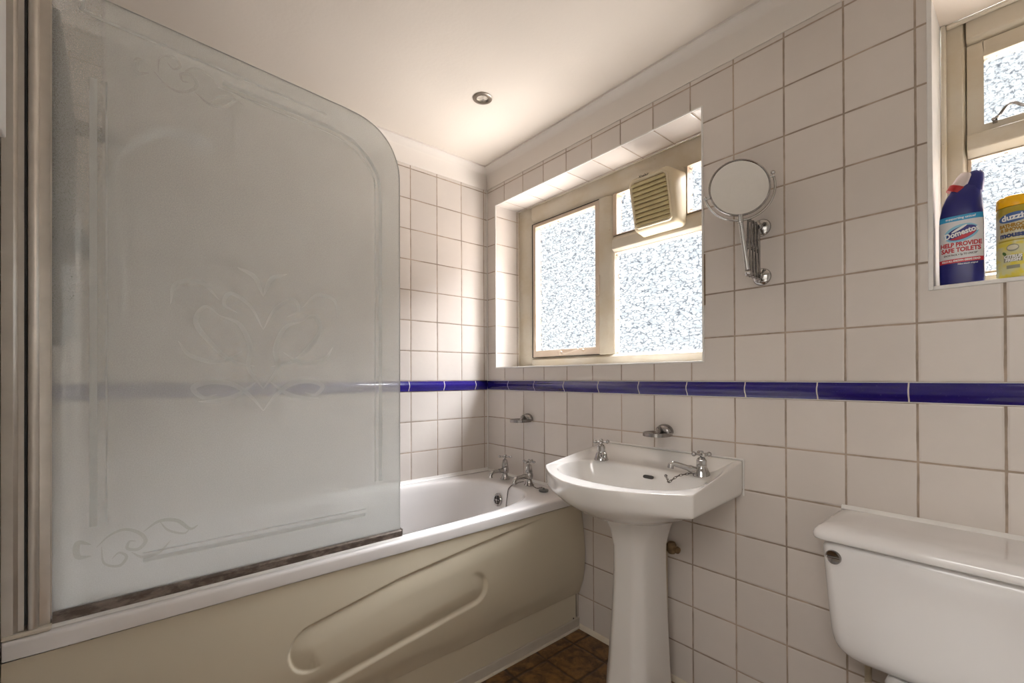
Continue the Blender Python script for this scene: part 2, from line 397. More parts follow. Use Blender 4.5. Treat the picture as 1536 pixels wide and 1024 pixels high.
# grout line at border
bm = BM(); box(bm, 0, XR, -.0012, 0, ZB-.0018, ZB+.0010); box(bm, 0, XR, -.0012, 0, ZU-.001, ZU+.0018)
struct(link('trim_6', bm, M['trimwhite']))
# sealant in the corner and cut-tile strip
bm = BM(); box(bm, 0, .0045, -.0045, 0, .6, 2.19); struct(link('trim_7', bm, M['trimwhite'], bevel=.002))
# bead of white edge trim around the window openings
def edge_trim(name, W, t, y=-.0035):
    bm = BM(); x0, x1, z0, z1 = W
    box(bm, x0-t, x0+.001, y, .004, z0-t, z1+t*.3); box(bm, x1-.001, x1+t, y, .004, z0-t, z1+t*.3)
    box(bm, x0, x1, y, .006, z0-t, z0+.001)
    return struct(link(name, bm, M['trimwhite'], bevel=.0015))
edge_trim('trim_8', W1, .0055); edge_trim('trim_9', W2, .009)
bm = BM(); box(bm, W1[0], W1[1], -.002, .004, W1[3]-.001, W1[3]+.004); struct(link('trim_10', bm, M['trimwhite'], bevel=.001))
# brown strip of bare edge beside the right jamb of the opening
bm = BM(); box(bm, 1.2665, 1.2705, -.0012, .001, 1.38, 1.56); struct(link('trim_11', bm, M['rust_shade']))
# skirting sealant on the floor
bm = BM(); prism(bm, [(0, 0), (-.014, 0), (-.011, .006), (-.003, .016), (0, .017)], 0, .68, XR); struct(link('baseboard_window', bm, M['dirtyseal']))

# ------------------------------------------------------------------ windows
def member(bm, x0, x1, z0, z1, y0, y1, cl=0, cr=0, cb=0, ct=0, cd=.018):
    """frame member, front face at y0, chamfered on the given sides (widths)"""
    f = [(x0+cl, y0, z0+cb), (x1-cr, y0, z0+cb), (x1-cr, y0, z1-ct), (x0+cl, y0, z1-ct)]
    m = [(x0, y0+(cd if 1 else 0), z0), (x1, y0+cd, z0), (x1, y0+cd, z1), (x0, y0+cd, z1)]
    if not (cl or cr or cb or ct): box(bm, x0, x1, y0, y1, z0, z1); return
    b = [(p[0], y1, p[2]) for p in m]
    loft(bm, [f, m, b])
def window(name, root_loc, frames, panes, label_extra=None):
    """frames -> (part, members); each pane is a part of the window"""
    bm = BM()
    for a in frames: member(bm, *a)
    o = link(name, bm, M['frame'], bevel=.0025); struct(o); return o
YF, YG = .170, .200
f1 = [  # x0,x1,z0,z1,y0,y1,cl,cr,cb,ct
 (.080, .188, 1.184, 2.084, YF, .235, 0, .045, 0, 0),
 (.1885, 1.1895, 1.985, 2.084, YF, .234, 0, 0, .035, 0),
 (.1885, 1.1895, 1.184, 1.238, YF, .233, 0, 0, 0, .014),
 (.664, .738, 1.236, 1.9845, YF, .232, 0, .034, 0, 0),
 (.7385, 1.1895, 1.712, 1.790, YF+.002, .231, 0, 0, .014, .022),
 (1.190, 1.260, 1.184, 2.084, YF, .235, .03, 0, 0, 0),
]
w1 = window('window_1', None, f1, None)
def sash(parent, x0, x1, z0, z1, gx0, gx1, gz0, gz1, y0=.178, y1=.222, mat='sash', glass='relief', name='sash'):
    bm = BM()
    for a in ((x0, gx0, z0, z1), (gx1, x1, z0, z1), (gx0, gx1, z0, gz0), (gx0, gx1, gz1, z1)): box(bm, a[0], a[1], y0, y1, a[2], a[3])
    bmesh.ops.remove_doubles(bm, verts=bm.verts, dist=1e-5)
    s = link(name, bm, M[mat], parent, bevel=.002)
    bm = BM(); box(bm, gx0, gx1, YG-.002, YG+.002, gz0, gz1)
    link('window_pane', bm, M[glass], s, smooth=False)
    return s
s1 = sash(w1, .1885, .6635, 1.2385, 1.9845, .2105, .637, 1.275, 1.965)
sash(w1, .7385, 1.1895, 1.2385, 1.7115, .7395, 1.186, 1.2395, 1.7105, .19, .222, name='fixed_light')
bm = BM(); member(bm, 1.045, 1.106, 1.7905, 1.9845, YF+.003, .23, .02, .01, 0, 0); link('mullion', bm, M['frame'], w1, bevel=.002)
sash(w1, .7385, 1.0445, 1.7905, 1.9845, .759, 1.02, 1.7925, 1.981, .18, .222, name='top_light')
sash(w1, 1.1065, 1.1895, 1.7905, 1.9845, 1.109, 1.187, 1.7925, 1.986-.002, .18, .222, name='top_light')
bm = BM()
for a in ((.1865, .1890, 1.237, 1.986), (.6630, .6655, 1.237, 1.984), (.1890, .6630, 1.2365, 1.2390), (.1890, .6630, 1.9840, 1.9865)): box(bm, a[0], a[1], .1745, .179, a[2], a[3])
link('sash_gap_shade', bm, M['gapshade'], w1, smooth=False)  # dark strips painted as the shade between sash and frame
# broken paint / handle remains on the bottom rail of the casement
bm = BM()
tube(bm, spline([(.395, .172, 1.248), (.41, .166, 1.262), (.43, .168, 1.252), (.47, .166, 1.258), (.52, .166, 1.266), (.53, .168, 1.272)], 5), [.004]*2+[.006]*6+[.004]*18, 8)
ball(bm, (.412, .168, 1.256), .010); ball(bm, (.56, .170, 1.262), .008)
link('casement_stay', bm, M['sash'], w1)
bm = BM(); box(bm, .655, .668, .160, .171, 1.52, 1.62); link('casement_catch', bm, M['sash'], w1, bevel=.003)
# inner grubby sealant where frame meets tiles
bm = BM(); box(bm, .0805, .0855, .163, .1699, 1.185, 2.083); box(bm, .0855, 1.2595, .163, .1699, 2.078, 2.0835); box(bm, .0855, 1.2595, .160, .1699, 1.1845, 1.192)
struct(link('trim_12', bm, M['dirtyseal'], bevel=.002))

f2 = [
 (1.857, 1.905, 1.352, 2.084, YF, .235, 0, .006, 0, 0),
 (1.9055, 2.4095, 2.015, 2.084, YF, .234, 0, 0, .014, 0),
 (1.9055, 2.4095, 1.352, 1.400, YF, .233, 0, 0, 0, .01),
 (1.9055, 2.4095, 1.712, 1.772, YF+.001, .232, 0, 0, .020, 0),
 (2.410, 2.460, 1.352, 2.084, YF, .235, .006, 0, 0, 0),
]
w2 = window('window_2', None, f2, None)
sash(w2, 1.9055, 2.4095, 1.4005, 1.7115, 1.911, 2.404, 1.405, 1.709, .188, .222, glass='relief2', name='fixed_light')
sash(w2, 1.9055, 2.4095, 1.7725, 2.0145, 1.9355, 2.38, 1.793, 1.972, .180, .222, mat='frame', glass='relief2', name='top_light')
bm = BM()
tube(bm, spline([(1.957, .166, 1.794), (1.966, .160, 1.797), (1.978, .156, 1.812), (1.992, .155, 1.814), (2.006, .156, 1.802), (2.03, .158, 1.797), (2.10, .160, 1.797)], 6), .0035, 8)
ball(bm, (1.956, .168, 1.794), .005); box(bm, 1.953, 1.962, .168, .180, 1.786, 1.794)
link('casement_stay', bm, M['chrome_dull'], w2)
bm = BM(); box(bm, 1.8575, 1.868, .150, .1699, 1.353, 2.083); box(bm, 1.868, 2.459, .155, .1699, 2.074, 2.0835); struct(link('trim_13', bm, M['dirtyseal'], bevel=.003))

# ------------------------------------------------------------------ extractor fan
fan = thing('extractor_fan', (1.0, .168, 1.745), 'yellowed cream extractor fan with slatted grille mounted in the top light of the wide window', 'extractor fan')
fx0, fx1, fz0, fz1 = .905, 1.105, 1.742, 1.960
def fanring(y_top, y_bot, ins, r):
    pts = rrect((fx0+fx1)/2, (fz0+fz1)/2, (fx1-fx0)/2-ins, (fz1-fz0)/2-ins, r, 0, 6); out = []
    for x, z, _ in pts:
        t = (z-fz0)/(fz1-fz0); out.append((x, y_bot+(y_top-y_bot)*t, z))
    return out
bm = BM(); loft(bm, [fanring(.168, .168, -.004, .02), fanring(.14, .15, -.002, .022), fanring(.068, .118, 0, .026), fanring(.058, .108, .006, .024), fanring(.055, .105, .014, .02)])
link('housing', bm, M['fan'], fan, auto=50)
def fy(z, off=0):  # front plane
    t = (z-fz0)/(fz1-fz0); return .105+(.055-.105)*t-off
bm = BM(); loft(bm, [[(p[0], p[1]-.0005, p[2]) for p in fanring(.055, .105, .012, .02)], [(p[0], p[1]-.007, p[2]) for p in fanring(.055, .105, .014, .02)], [(p[0], p[1]-.007, p[2]) for p in fanring(.055, .105, .020, .018)], [(p[0], p[1]-.001, p[2]) for p in fanring(.055, .105, .023, .018)]], True, False, False)
bz = link('bezel', bm, M['fan'], fan)
# move the bezel a little lower: the name sits on the brow above it
bm = BM(); loft(bm, [[(x, fy(z, .0004), z) for x, z in ((fx0+.022, fz0+.022), (fx1-.022, fz0+.022), (fx1-.022, fz1-.024), (fx0+.022, fz1-.024))], [(x, fy(z, -.002), z) for x, z in ((fx0+.022, fz0+.022), (fx1-.022, fz0+.022), (fx1-.022, fz1-.024), (fx0+.022, fz1-.024))]]); link('grille_shade_backing', bm, M['rust_shade'], fan, smooth=False)  # brown backing sheet stands in for the shade between the slats
bm = BM(); ns = 10; gz0, gz1 = fz0+.022, fz1-.024
for k in range(ns):
    a = gz0+(gz1-gz0)*k/ns; b = gz0+(gz1-gz0)*(k+1)/ns-.0030
    loft(bm, [[(x, fy(a, .001), a), (x, fy(a, .0095), a+.002), (x, fy(b, .0015), b), (x, fy(b, -.001), b)] for x in (fx0+.022, fx1-.022)])
link('grille', bm, M['fan_grille'], fan, auto=30)
bm = text_mesh('Xpelair', .016, .0004, .3)
for v in bm.verts:
    x, z = v.co.x, v.co.y; zz = fz1-.0075+z*.9; v.co = (.985+x, fy(zz, .0005), zz)
link('maker_mark', bm, M['black'], fan, smooth=False)

# ------------------------------------------------------------------ bath
bath = thing('bath', (.35, -.87, 0), 'white bath with cream moulded side panel under the frosted glass screen', 'bath')
N = 120; cbx, cby = .355, -.885
def ray_outline(poly, cx, cy, angs):
    out = []; n = len(poly)
    for a in angs:
        dx, dy = math.cos(a), math.sin(a); best = 1e9
        for i in range(n):
            (x0, y0), (x1, y1) = poly[i], poly[(i+1) % n]; ex, ey = x1-x0, y1-y0; den = dx*ey-dy*ex
            if abs(den) < 1e-12: continue
            t = ((x0-cx)*ey-(y0-cy)*ex)/den; s = ((x0-cx)*dy-(y0-cy)*dx)/den
            if t > 0 and -1e-6 <= s <= 1+1e-6: best = min(best, t)
        out.append((cx+dx*best, cy+dy*best))
    return out
XB0, XB1, YB0, YB1 = .001, .700, YL+.001, -.001
cor = [math.atan2(y-cby, x-cbx) for x in (XB0, XB1) for y in (YB0, YB1)]
angs = sorted(list(np.linspace(-PI, PI, 200, endpoint=False)+.003)+cor)
outl = [(p[0], p[1]) for p in rrect((XB0+XB1)/2, (YB0+YB1)/2, (XB1-XB0)/2, (YB1-YB0)/2, .012, 0, 6)]
inn = []
for k in range(80):   # bath opening: wide shallow curve at the tap end, rounded at the head
    a = 2*PI*k/80; c, s = math.cos(a), math.sin(a); e = 2/3.4 if s > 0 else 2/3.0
    inn.append((.345+.300*math.copysign(abs(c)**e, c), cby+((.740) if s > 0 else .775)*math.copysign(abs(s)**e, s)))
O_ = ray_outline(outl, cbx, cby, angs); I_ = ray_outline(inn, cbx, cby, angs)
def ringmix(f, z): return [(o[0]+(i[0]-o[0])*f, o[1]+(i[1]-o[1])*f, z) for o, i in zip(O_, I_)]
def inner(sx, sy, z, dy=0): return [(.345+(i[0]-.345)*sx, cby+dy+(i[1]-cby)*sy, z) for i in I_]
def inset(d, z):
    out = []
    for o in O_:
        out.append((min(max(o[0], XB0+d), XB1-d), min(max(o[1], YB0), YB1), z))
    return out
bm = BM()
rings = [inset(.010, .566), inset(.0, .566), inset(0, .570), inset(0, .594), inset(.002, .600), inset(.006, .6025), ringmix(.35, .6035), ringmix(.80, .6035), ringmix(.95, .602), ringmix(1, .5985), inner(.985, .993, .590), inner(.965, .985, .565), inner(.94, .97, .50), inner(.90, .945, .38), inner(.84, .91, .27), inner(.74, .86, .215), inner(.5, .7, .19), inner(.1, .2, .18)]
loft(bm, rings, True, False, True)
link('tub', bm, M['acrylic'], bath, auto=60)
# sculpted side panel
kf = .9887
def up(y, z): return (-1.5345+(y+1.5345)*kf, 1.128+(z-1.128)*kf)
def arc(c, r, a0, a1, n=12): return [(c[0]+r*math.cos(math.radians(a0+(a1-a0)*k/n)), c[1]+r*math.sin(math.radians(a0+(a1-a0)*k/n))) for k in range(n+1)]
U = arc((-1.150, .367), .066, 300, 100, 14)+[(-.88, .4825), (-.62, .509), (-.40, .528), (-.18, .545)]
L = arc((-.596, .362), .062, 115, -75, 14)+[(-.87, .264), (-1.09, .232), (-1.35, .195)]
U = [up(*p) for p in U]; L = [up(*p) for p in L]
ny, nz = 520, 130
ys = np.linspace(YL+.003, -.006, ny); zz = np.linspace(.160, .5625, nz)
Yg, Zg = np.meshgrid(ys, zz)
pz = [.150, .165, .19, .255, .35, .46, .53, .565]; px = [.672, .683, .699, .7145, .7215, .712, .700, .692]
Xg = np.interp(Zg, pz, px)
kk = np.ones(25)/25
base = np.interp(np.linspace(.160, .5625, nz), pz, px); basep = np.convolve(np.pad(base, 12, 'edge'), kk, 'valid'); Xg = np.repeat(basep[:, None], ny, 1)
def crease(P, w, d0, fade, t0, t1):
    P = np.array(P); seg = P[1:]-P[:-1]; ln = np.hypot(*seg.T); cum = np.concatenate([[0], np.cumsum(ln)]); tot = cum[-1]
    best = np.full(Yg.shape, 9.); side = np.zeros(Yg.shape); par = np.zeros(Yg.shape)
    for i in range(len(seg)):
        ry, rz = Yg-P[i, 0], Zg-P[i, 1]; t = np.clip((ry*seg[i, 0]+rz*seg[i, 1])/ln[i]**2, 0, 1)
        dy, dz = ry-t*seg[i, 0], rz-t*seg[i, 1]; d = np.hypot(dy, dz); m = d < best-1e-7
        s = seg[i, 0]*rz-seg[i, 1]*ry
        best[m] = d[m]; side[m] = s[m]; par[m] = (cum[i]+t[m]*ln[i])
    ins = side < 0
    st = np.clip(best/w, 0, 1); st = st*st*(3-2*st)
    tap = np.clip(par/t0, 0, 1)*np.clip((tot-par)/t1, 0, 1); tap = tap*tap*(3-2*tap)
    return np.where(ins, d0*st*np.clip(1-best/.066, 0, 1)**1.6, 0)*tap
R1 = crease(U, .007, .0100, .085, .07, .32); R2 = crease(L, .019, .016, .065, .12, .15)
Xg = Xg-np.maximum(R1, R2)-.0*np.minimum(R1, R2)
# swept flare toward the head end
V = [[(float(Xg[k, i]), float(Yg[k, i]), float(Zg[k, i])) for i in range(ny)] for k in range(nz)]
bm = BM(); loft(bm, V, False)
pn = link('side_panel', bm, M['panel'], bath, auto=80)
bm = BM(); box(bm, .60, .6795, YL+.002, -.022, .045, .1625); link('toe_panel', bm, M['panel'], bath, bevel=.002)
bm = BM(); box(bm, .66, .6845, YL+.002, -.004, .0005, .046); link('plinth_strip', bm, M['plinth'], bath, bevel=.003)
bm = BM(); box(bm, .672, .692, YL+.002, -.003, .0005, .010); link('floor_sealant', bm, M['dirtyseal'], bath, bevel=.004)
bm = BM(); box(bm, .60, .6775, -.0215, -.0035, .05, .16); link('end_infill', bm, M['plinth'], bath, bevel=.001)
bm = BM(); box(bm, .6785, .6800, -.0235, -.0205, .055, .158); lathe(bm, [(.0035, 0), (.0035, .0012)], (.6794, -.040, .052), (1, 0, 0), 12); link('panel_gap', bm, M['gapshade'], bath)
bm = BM(); box(bm, .55, .690, YL+.002, -.004, .5625, .5665); link('rim_shadow_gap', bm, M['gapshade'], bath)  # solid dark strip in place of the shadow under the rim
# sealant along walls
bm = BM(); prism(bm, [(.0005, .600), (.012, .6035), (.007, .608), (.003, .618), (.0005, .619)], 1, YL+.002, -.001)
prism(bm, [(-.0005, .600), (-.012, .6035), (-.007, .607), (-.003, .612), (-.0005, .613)], 0, .001, .69)
link('sealant_bead', bm, M['trimwhite'], bath)
# overflow
bm = BM(); lathe(bm, [(.029, 0), (.031, .004), (.027, .009), (.022, .007)], (.300, -.166, .525), (0, -1, .12), 24); ov = link('overflow', bm, M['chrome'], bath)
bm = BM(); lathe(bm, [(.0215, .0068), (.0215, .0078)], (.300, -.166, .525), (0, -1, .12), 24); link('overflow_cup', bm, M['grille_dark'], ov)
bm = BM(); lathe(bm, [(.007, .008), (.006, .012), (.001, .013)], (.300, -.166, .525), (0, -1, .12), 14); box(bm, .280, .320, -.1755, -.1740, .5250, .5285); box(bm, .298, .302, -.1760, -.1740, .508, .545); link('overflow_bars', bm, M['chrome'], ov)

# ------------------------------------------------------------------ taps
def cross_handle(bm, c, r=.026, rot=.35, rad=.0042):
    ball(bm, (c[0], c[1], c[2]), .0085)
    lathe(bm, [(.004, -.012), (.005, -.008), (.0075, -.004), (.0085, .0)], c, (0, 0, 1), 16)
    lathe(bm, [(.0065, .004), (.0065, .009), (.004, .011), (.0005, .0115)], c, (0, 0, 1), 16)
    for k in range(4):
        a = rot+PI/2*k; d = Vector((math.cos(a), math.sin(a), 0)); p = Vector(c)
        tube(bm, [p+d*.004, p+d*(r*.55), p+d*(r*.8)], [rad, rad*.78, rad], 10)
        ball(bm, tuple(p+d*r), rad*1.55, 8)
def bath_tap(x, y, rot, label):
    z = .6035; t = thing('bath_tap', (x, y, z), label, 'tap', 'pillar taps on the bath rim')
    bm = BM()
    lathe(bm, [(.024, 0), (.025, .004), (.020, .008), (.0165, .016), (.0125, .027), (.0125, .030), (.017, .033), (.0185, .040), (.0205, .048), (.0185, .058), (.016, .063)], (x, y, z), n=28)
    link('tap_body', bm, M['chrome'], t, auto=35)
    bm = BM()
    zs_ = z+.046
    tube(bm, spline([(x, y-.008, zs_), (x, y-.035, zs_+.001), (x, y-.068, zs_+.001), (x, y-.086, zs_-.003), (x, y-.095, zs_-.014), (x, y-.096, zs_-.024)], 6), [.0125]*8+[.0095]*12+[.0095]*6+[.0105, .011, .0115, .0125, .0125], 16)
    link('spout', bm, M['chrome'], t)
    bm = BM(); lathe(bm, [(.0165, .062), (.0172, .066), (.0160, .072), (.0115, .098), (.009, .102), (.004, .103), (.004, .112)], (x, y, z), n=8)
    link('bonnet', bm, M['chrome'], t, auto=30)
    bm = BM(); cross_handle(bm, (x, y, z+.116), .029, rot); link('cross_handle', bm, M['chrome'], t)
    return t
bath_tap(.245, -.075, .75, 'chrome pillar tap on the bath rim nearest the room corner')
bath_tap(.425, -.072, .30, 'chrome pillar tap nearest the basin on the bath rim, plug chain at its foot')
def chain(bm, pts, ll=.0075, r=.0011):
    P = [Vector(p) for p in spline(pts, 30)]; acc = 0; out = [P[0]]
    for a, b in zip(P, P[1:]):
        acc += (b-a).length
        if acc >= ll: out.append(b); acc = 0
    for i in range(len(out)-1):
        c = (out[i]+out[i+1])/2; d, u, w = frame_of(out[i+1]-out[i]); s = u if i % 2 else w
        ring = [c+d*math.cos(2*PI*k/10)*ll*.72+s*math.sin(2*PI*k/10)*ll*.32 for k in range(10)]
        rings = []
        nrm = d.cross(s)
        for k, p in enumerate(ring):
            e = (p-c).normalized(); rings.append([p+(e*math.cos(2*PI*j/5)+nrm*math.sin(2*PI*j/5))*r for j in range(5)])
        R = [[bm.verts.new(q) for q in rr] for rr in rings]
        for a in range(10):
            for j in range(5): bm.faces.new((R[a][j], R[a][(j+1) % 5], R[(a+1) % 10][(j+1) % 5], R[(a+1) % 10][j]))
pl = thing('bath_plug', (.560, -.105, .604), 'grey rubber bath plug with bead chain resting on the bath rim beside the basin', 'plug')
bm = BM(); lathe(bm, [(.017, 0), (.0215, .002), (.0225, .009), (.021, .011), (.006, .012), (.004, .018), (.0005, .019)], (.560, -.105, .6040)); link('stopper', bm, M['plug'], pl)
bm = BM(); chain(bm, [(.450, -.080, .622), (.475, -.090, .612), (.505, -.094, .608), (.535, -.100, .618), (.556, -.105, .624)]); link('chain', bm, M['dark_metal'], pl)
bm = BM(); chain(bm, [(.405, -.090, .622), (.385, -.115, .614), (.375, -.135, .607), (.372, -.158, .590), (.370, -.164, .560), (.369, -.170, .520), (.372, -.176, .47), (.37, -.19, .42)]); link('chain', bm, M['dark_metal'], pl)

# ------------------------------------------------------------------ bath screen
scr = thing('shower_screen', (.664, -1.3, .604), 'frosted glass bath screen with rounded top corner on the bath rim', 'shower screen')
XS = .664
top = lambda y: 1.992+(y+1.66)*(-.070)
pts = [(-1.672, .628), (-.868, .622), (-.8655, 1.70)]
ctr = [(-.8655, 1.70), (-.866, 1.790), (-.872, 1.830), (-.888, 1.869), (-.912, 1.902), (-.945, 1.928), (-.985, 1.944), (-1.035, 1.9515), (-1.09, 1.9555), (-1.15, 1.9595)]
outline = [(-1.672, .628), (-.868, .622), (-.867, .9), (-.866, 1.3)]+[(a, b) for a, b, in [(p[0], p[1]) for p in spline([(c[0], c[1], 0) for c in ctr], 5)]]+[(-1.257, 1.966), (-1.45, 1.978), (-1.672, 1.992)]
bm = BM(); prism(bm, outline, 0, XS-.0025, XS+.0025)
gl = link('glass_panel', bm, M['frost'], scr, smooth=False)
bm = BM()   # dark ground edge of the pane
ed = [(XS, y, z) for y, z in outline[1:]]
tube(bm, ed, .0015, 6); link('glass_edge', bm, M['glass_edge'], scr)
def ribbon(bm, pts2, w, x=XS+.0029):
    """flat etched ribbon in the plane of the glass; w = width per point"""
    P = [np.array(p[:2], float) for p in pts2]; ws = w if hasattr(w, '__len__') else [w]*len(P); a = []; b = []
    for i, p in enumerate(P):
        d = P[min(i+1, len(P)-1)]-P[max(i-1, 0)]; d /= (np.linalg.norm(d)+1e-9); n_ = np.array((-d[1], d[0]))
        a.append(bm.verts.new((x, *(p+n_*ws[i]/2)))); b.append(bm.verts.new((x, *(p-n_*ws[i]/2))))
    for i in range(len(P)-1): bm.faces.new((a[i], a[i+1], b[i+1], b[i]))
def sp2(pts, n=7): return [(p[0], p[1]) for p in spline([(a, b, 0) for a, b in pts], n)]
def taper(P, w): n = len(P); return [w*(.12+.88*math.sin(PI*i/(n-1))**.8) for i in range(n)]
bm = BM()
# double border line inset from the edge, broken by the corner ornaments
off = .074
inb = [(-1.605, .80), (-1.605, 1.2), (-1.605, 1.80)]
ribbon(bm, inb, .013); ribbon(bm, [(-1.583, .80), (-1.583, 1.80)], .0035)
rb = sp2([(-.935, .80), (-.935, 1.3), (-.934, 1.68), (-.940, 1.76), (-.958, 1.80), (-.985, 1.83), (-1.02, 1.855), (-1.06, 1.868), (-1.12, 1.8765), (-1.25, 1.886), (-1.36, 1.893)])
ribbon(bm, rb, .011)
ribbon(bm, [(p[0]-.017 if p[1] < 1.75 else p[0]-.010, p[1]-(.0 if p[1] < 1.75 else .016)) for p in rb], .003)
ribbon(bm, [(-1.52, .702), (-1.2, .702), (-.985, .702)], .010); ribbon(bm, [(-1.52, .719), (-.985, .719)], .003)
tb = sp2([(-1.621, 1.99), (-1.621, 1.952), (-1.610, 1.940), (-1.45, 1.930), (-1.25, 1.918), (-1.10, 1.908)]); ribbon(bm, tb, .006)
link('etched_border', bm, M['etch'], scr, smooth=False)
def scroll(bm, cy, cz, s, fy_=1, fz=1):
    f = lambda P: [(cy+a*s*fy_, cz+b*s*fz) for a, b in P]
    for P, w in (([(0, .0), (.25, -.25), (.55, -.35), (.85, -.2), (1.0, .05), (.85, .25), (.62, .18), (.66, 0), (.8, .02)], .09),
                 ([(.1, .0), (.15, .45), (.45, .6), (.6, .4), (.45, .25), (.3, .38)], .07),
                 ([(.95, -.2), (1.3, -.42), (1.7, -.35), (2.0, -.05), (2.2, -.12)], .10),
                 ([(1.3, -.42), (1.5, -.12), (1.85, .05), (2.0, -.05)], .06),
                 ([(-.1, -.1), (-.35, -.2), (-.35, .15), (-.1, .2)], .13),
                 ([(.7, .3), (.95, .5), (1.3, .45), (1.55, .18)], .08)):
        Q = sp2(f(P)); ribbon(bm, Q, taper(Q, w*s), XS+.0030)
bm = BM(); scroll(bm, -1.50, 1.862, .085); link('etched_motif', bm, M['etch_clear'], scr, smooth=False)
bm = BM(); scroll(bm, -1.60, .752, .085, 1, -1); link('etched_motif', bm, M['etch_clear'], scr, smooth=False)
bm = BM()  # centre spray, symmetric
for s in (-1, 1):
    for P, w in (([(0, -.06), (.03, -.02), (.07, .012), (.12, .02), (.155, .005), (.135, -.02), (.105, -.012)], .014),
                 ([(.015, .02), (.06, -.015), (.10, -.028), (.145, -.03)], .012),
                 ([(0, .0), (.035, .055), (.03, .11), (.055, .17), (.10, .19)], .013),
                 ([(.02, .06), (.075, .075), (.12, .12), (.15, .17), (.13, .21), (.10, .19)], .012),
                 ([(.05, .10), (.10, .07), (.16, .085), (.185, .12)], .011),
                 ([(0, .16), (.03, .22), (.075, .25), (.09, .22), (.06, .20)], .010),
                 ([(.10, .23), (.14, .27), (.19, .26), (.20, .21)], .010),
                 ([(0, .25), (.02, .30), (.06, .32)], .012)):
        Q = sp2([(-1.268+s*a, 1.10+b) for a, b in P]); ribbon(bm, Q, taper(Q, w), XS+.0030)
link('etched_motif', bm, M['etch_faint'], scr, smooth=False)
# frame posts
bm = BM()
prism(bm, [(.640, -1.7385), (.690, -1.7385), (.690, -1.722), (.684, -1.716), (.684, -1.7075), (.640, -1.7075)], 2, .604, 2.285)
link('wall_channel', bm, M['aluminium'], scr, auto=30)
bm = BM(); box(bm, .644, .6848, -1.7073, -1.7035, .625, 2.285); link('hinge_seal', bm, M['seal'], scr)
bm = BM()
prism(bm, [(.646, -1.7033), (.684, -1.7033), (.6885, -1.700), (.6895, -1.694), (.687, -1.689), (.681, -1.686), (.679, -1.676), (.679, -1.6705), (.648, -1.6705)], 2, .607, 2.285)
link('hinge_post', bm, M['aluminium'], scr, auto=50)
bm = BM(); box(bm, .6705, .6735, -1.6705, -1.6690, .628, 1.992); link('glazing_bead', bm, M['aluminium'], scr)
bm = BM(); prism(bm, [(.652, .610), (.677, .610), (.6775, .627), (.672, .631), (.656, .631), (.652, .627)], 1, -1.668, -.866)
link('bottom_rail', bm, M['grime'], scr, auto=30)
bm = BM(); box(bm, .655, .6755, -.8655, -.8625, .6085, .633); link('rail_end_cap', bm, M['chrome'], scr, bevel=.001)
bm = BM(); prism(bm, [(.648, .6040), (.684, .6040), (.681, .6085), (.676, .6105), (.652, .6105)], 1, -1.70, -.872); link('rail_sealant', bm, M['trimwhite'], scr)
bm = BM(); box(bm, .640, .694, -1.7384, -1.668, .6038, .6135); link('post_sealant', bm, M['dirtyseal'], scr, bevel=.003)

# ------------------------------------------------------------------ shower
sh = thing('shower', (.25, YL, 1.6), 'grey and chrome wall shower with hose and handset behind the frosted screen', 'shower')
bm = BM()
loft(bm, [rrect(.25, (YL+y)/2, hx, (y-YL)/2, min(hx, (y-YL)/2)*.6, z, 5) for z, y, hx in ((1.22, -1.690, .02), (1.26, -1.668, .045), (1.60, -1.664, .05), (1.83, -1.663, .05), (2.0, -1.675, .035), (2.16, -1.694, .015))])
link('shower_body', bm, M['greyplastic'], sh, auto=50)
bm = BM(); loft(bm, [rrect(.15, YL+.034, hx, .033, .025, z, 5) for z, hx in ((1.55, .03), (1.58, .06), (1.86, .065), (1.90, .05), (1.93, .02))]); link('shower_case', bm, M['whitebox'], sh, auto=50)
bm = BM(); tube(bm, spline([(.25, -1.71, 1.853), (.26, -1.62, 1.842), (.265, -1.565, 1.826), (.267, -1.548, 1.816)], 5), [.022]*6+[.020]*5+[.016]*4+[.010], 14); link('handset_bracket', bm, M['chrome_dull'], sh)
bm = BM(); tube(bm, spline([(.267, -1.560, 1.808), (.272, -1.53, 1.842), (.278, -1.48, 1.888), (.285, -1.44, 1.900), (.29, -1.405, 1.896)], 5), [.011]*10+[.014]*6+[.02]*5, 14); hs = link('handset', bm, M['whitebox'], sh)
bm = BM(); lathe(bm, [(.030, .018), (.050, .010), (.056, .002), (.054, -.006), (.040, -.008)], (.30, -1.395, 1.885), (.12, .15, 1), 26); link('spray_head', bm, M['whitebox'], hs)
bm = BM(); tube(bm, spline([(.267, -1.562, 1.806), (.270, -1.578, 1.76), (.275, -1.580, 1.66), (.285, -1.566, 1.52), (.29, -1.56, 1.36), (.28, -1.60, 1.22), (.26, -1.65, 1.22), (.25, -1.67, 1.3)], 6), .0065, 10); link('hose', bm, M['white_hose'], sh)
bm = BM(); lathe(bm, [(.034, 0), (.034, .016), (.026, .026)], (.27, -1.664, 1.52), (0, 1, 0), 20); box(bm, .262, .278, -1.65, -1.628, 1.47, 1.53); link('control_knob', bm, M['greyplastic'], sh)

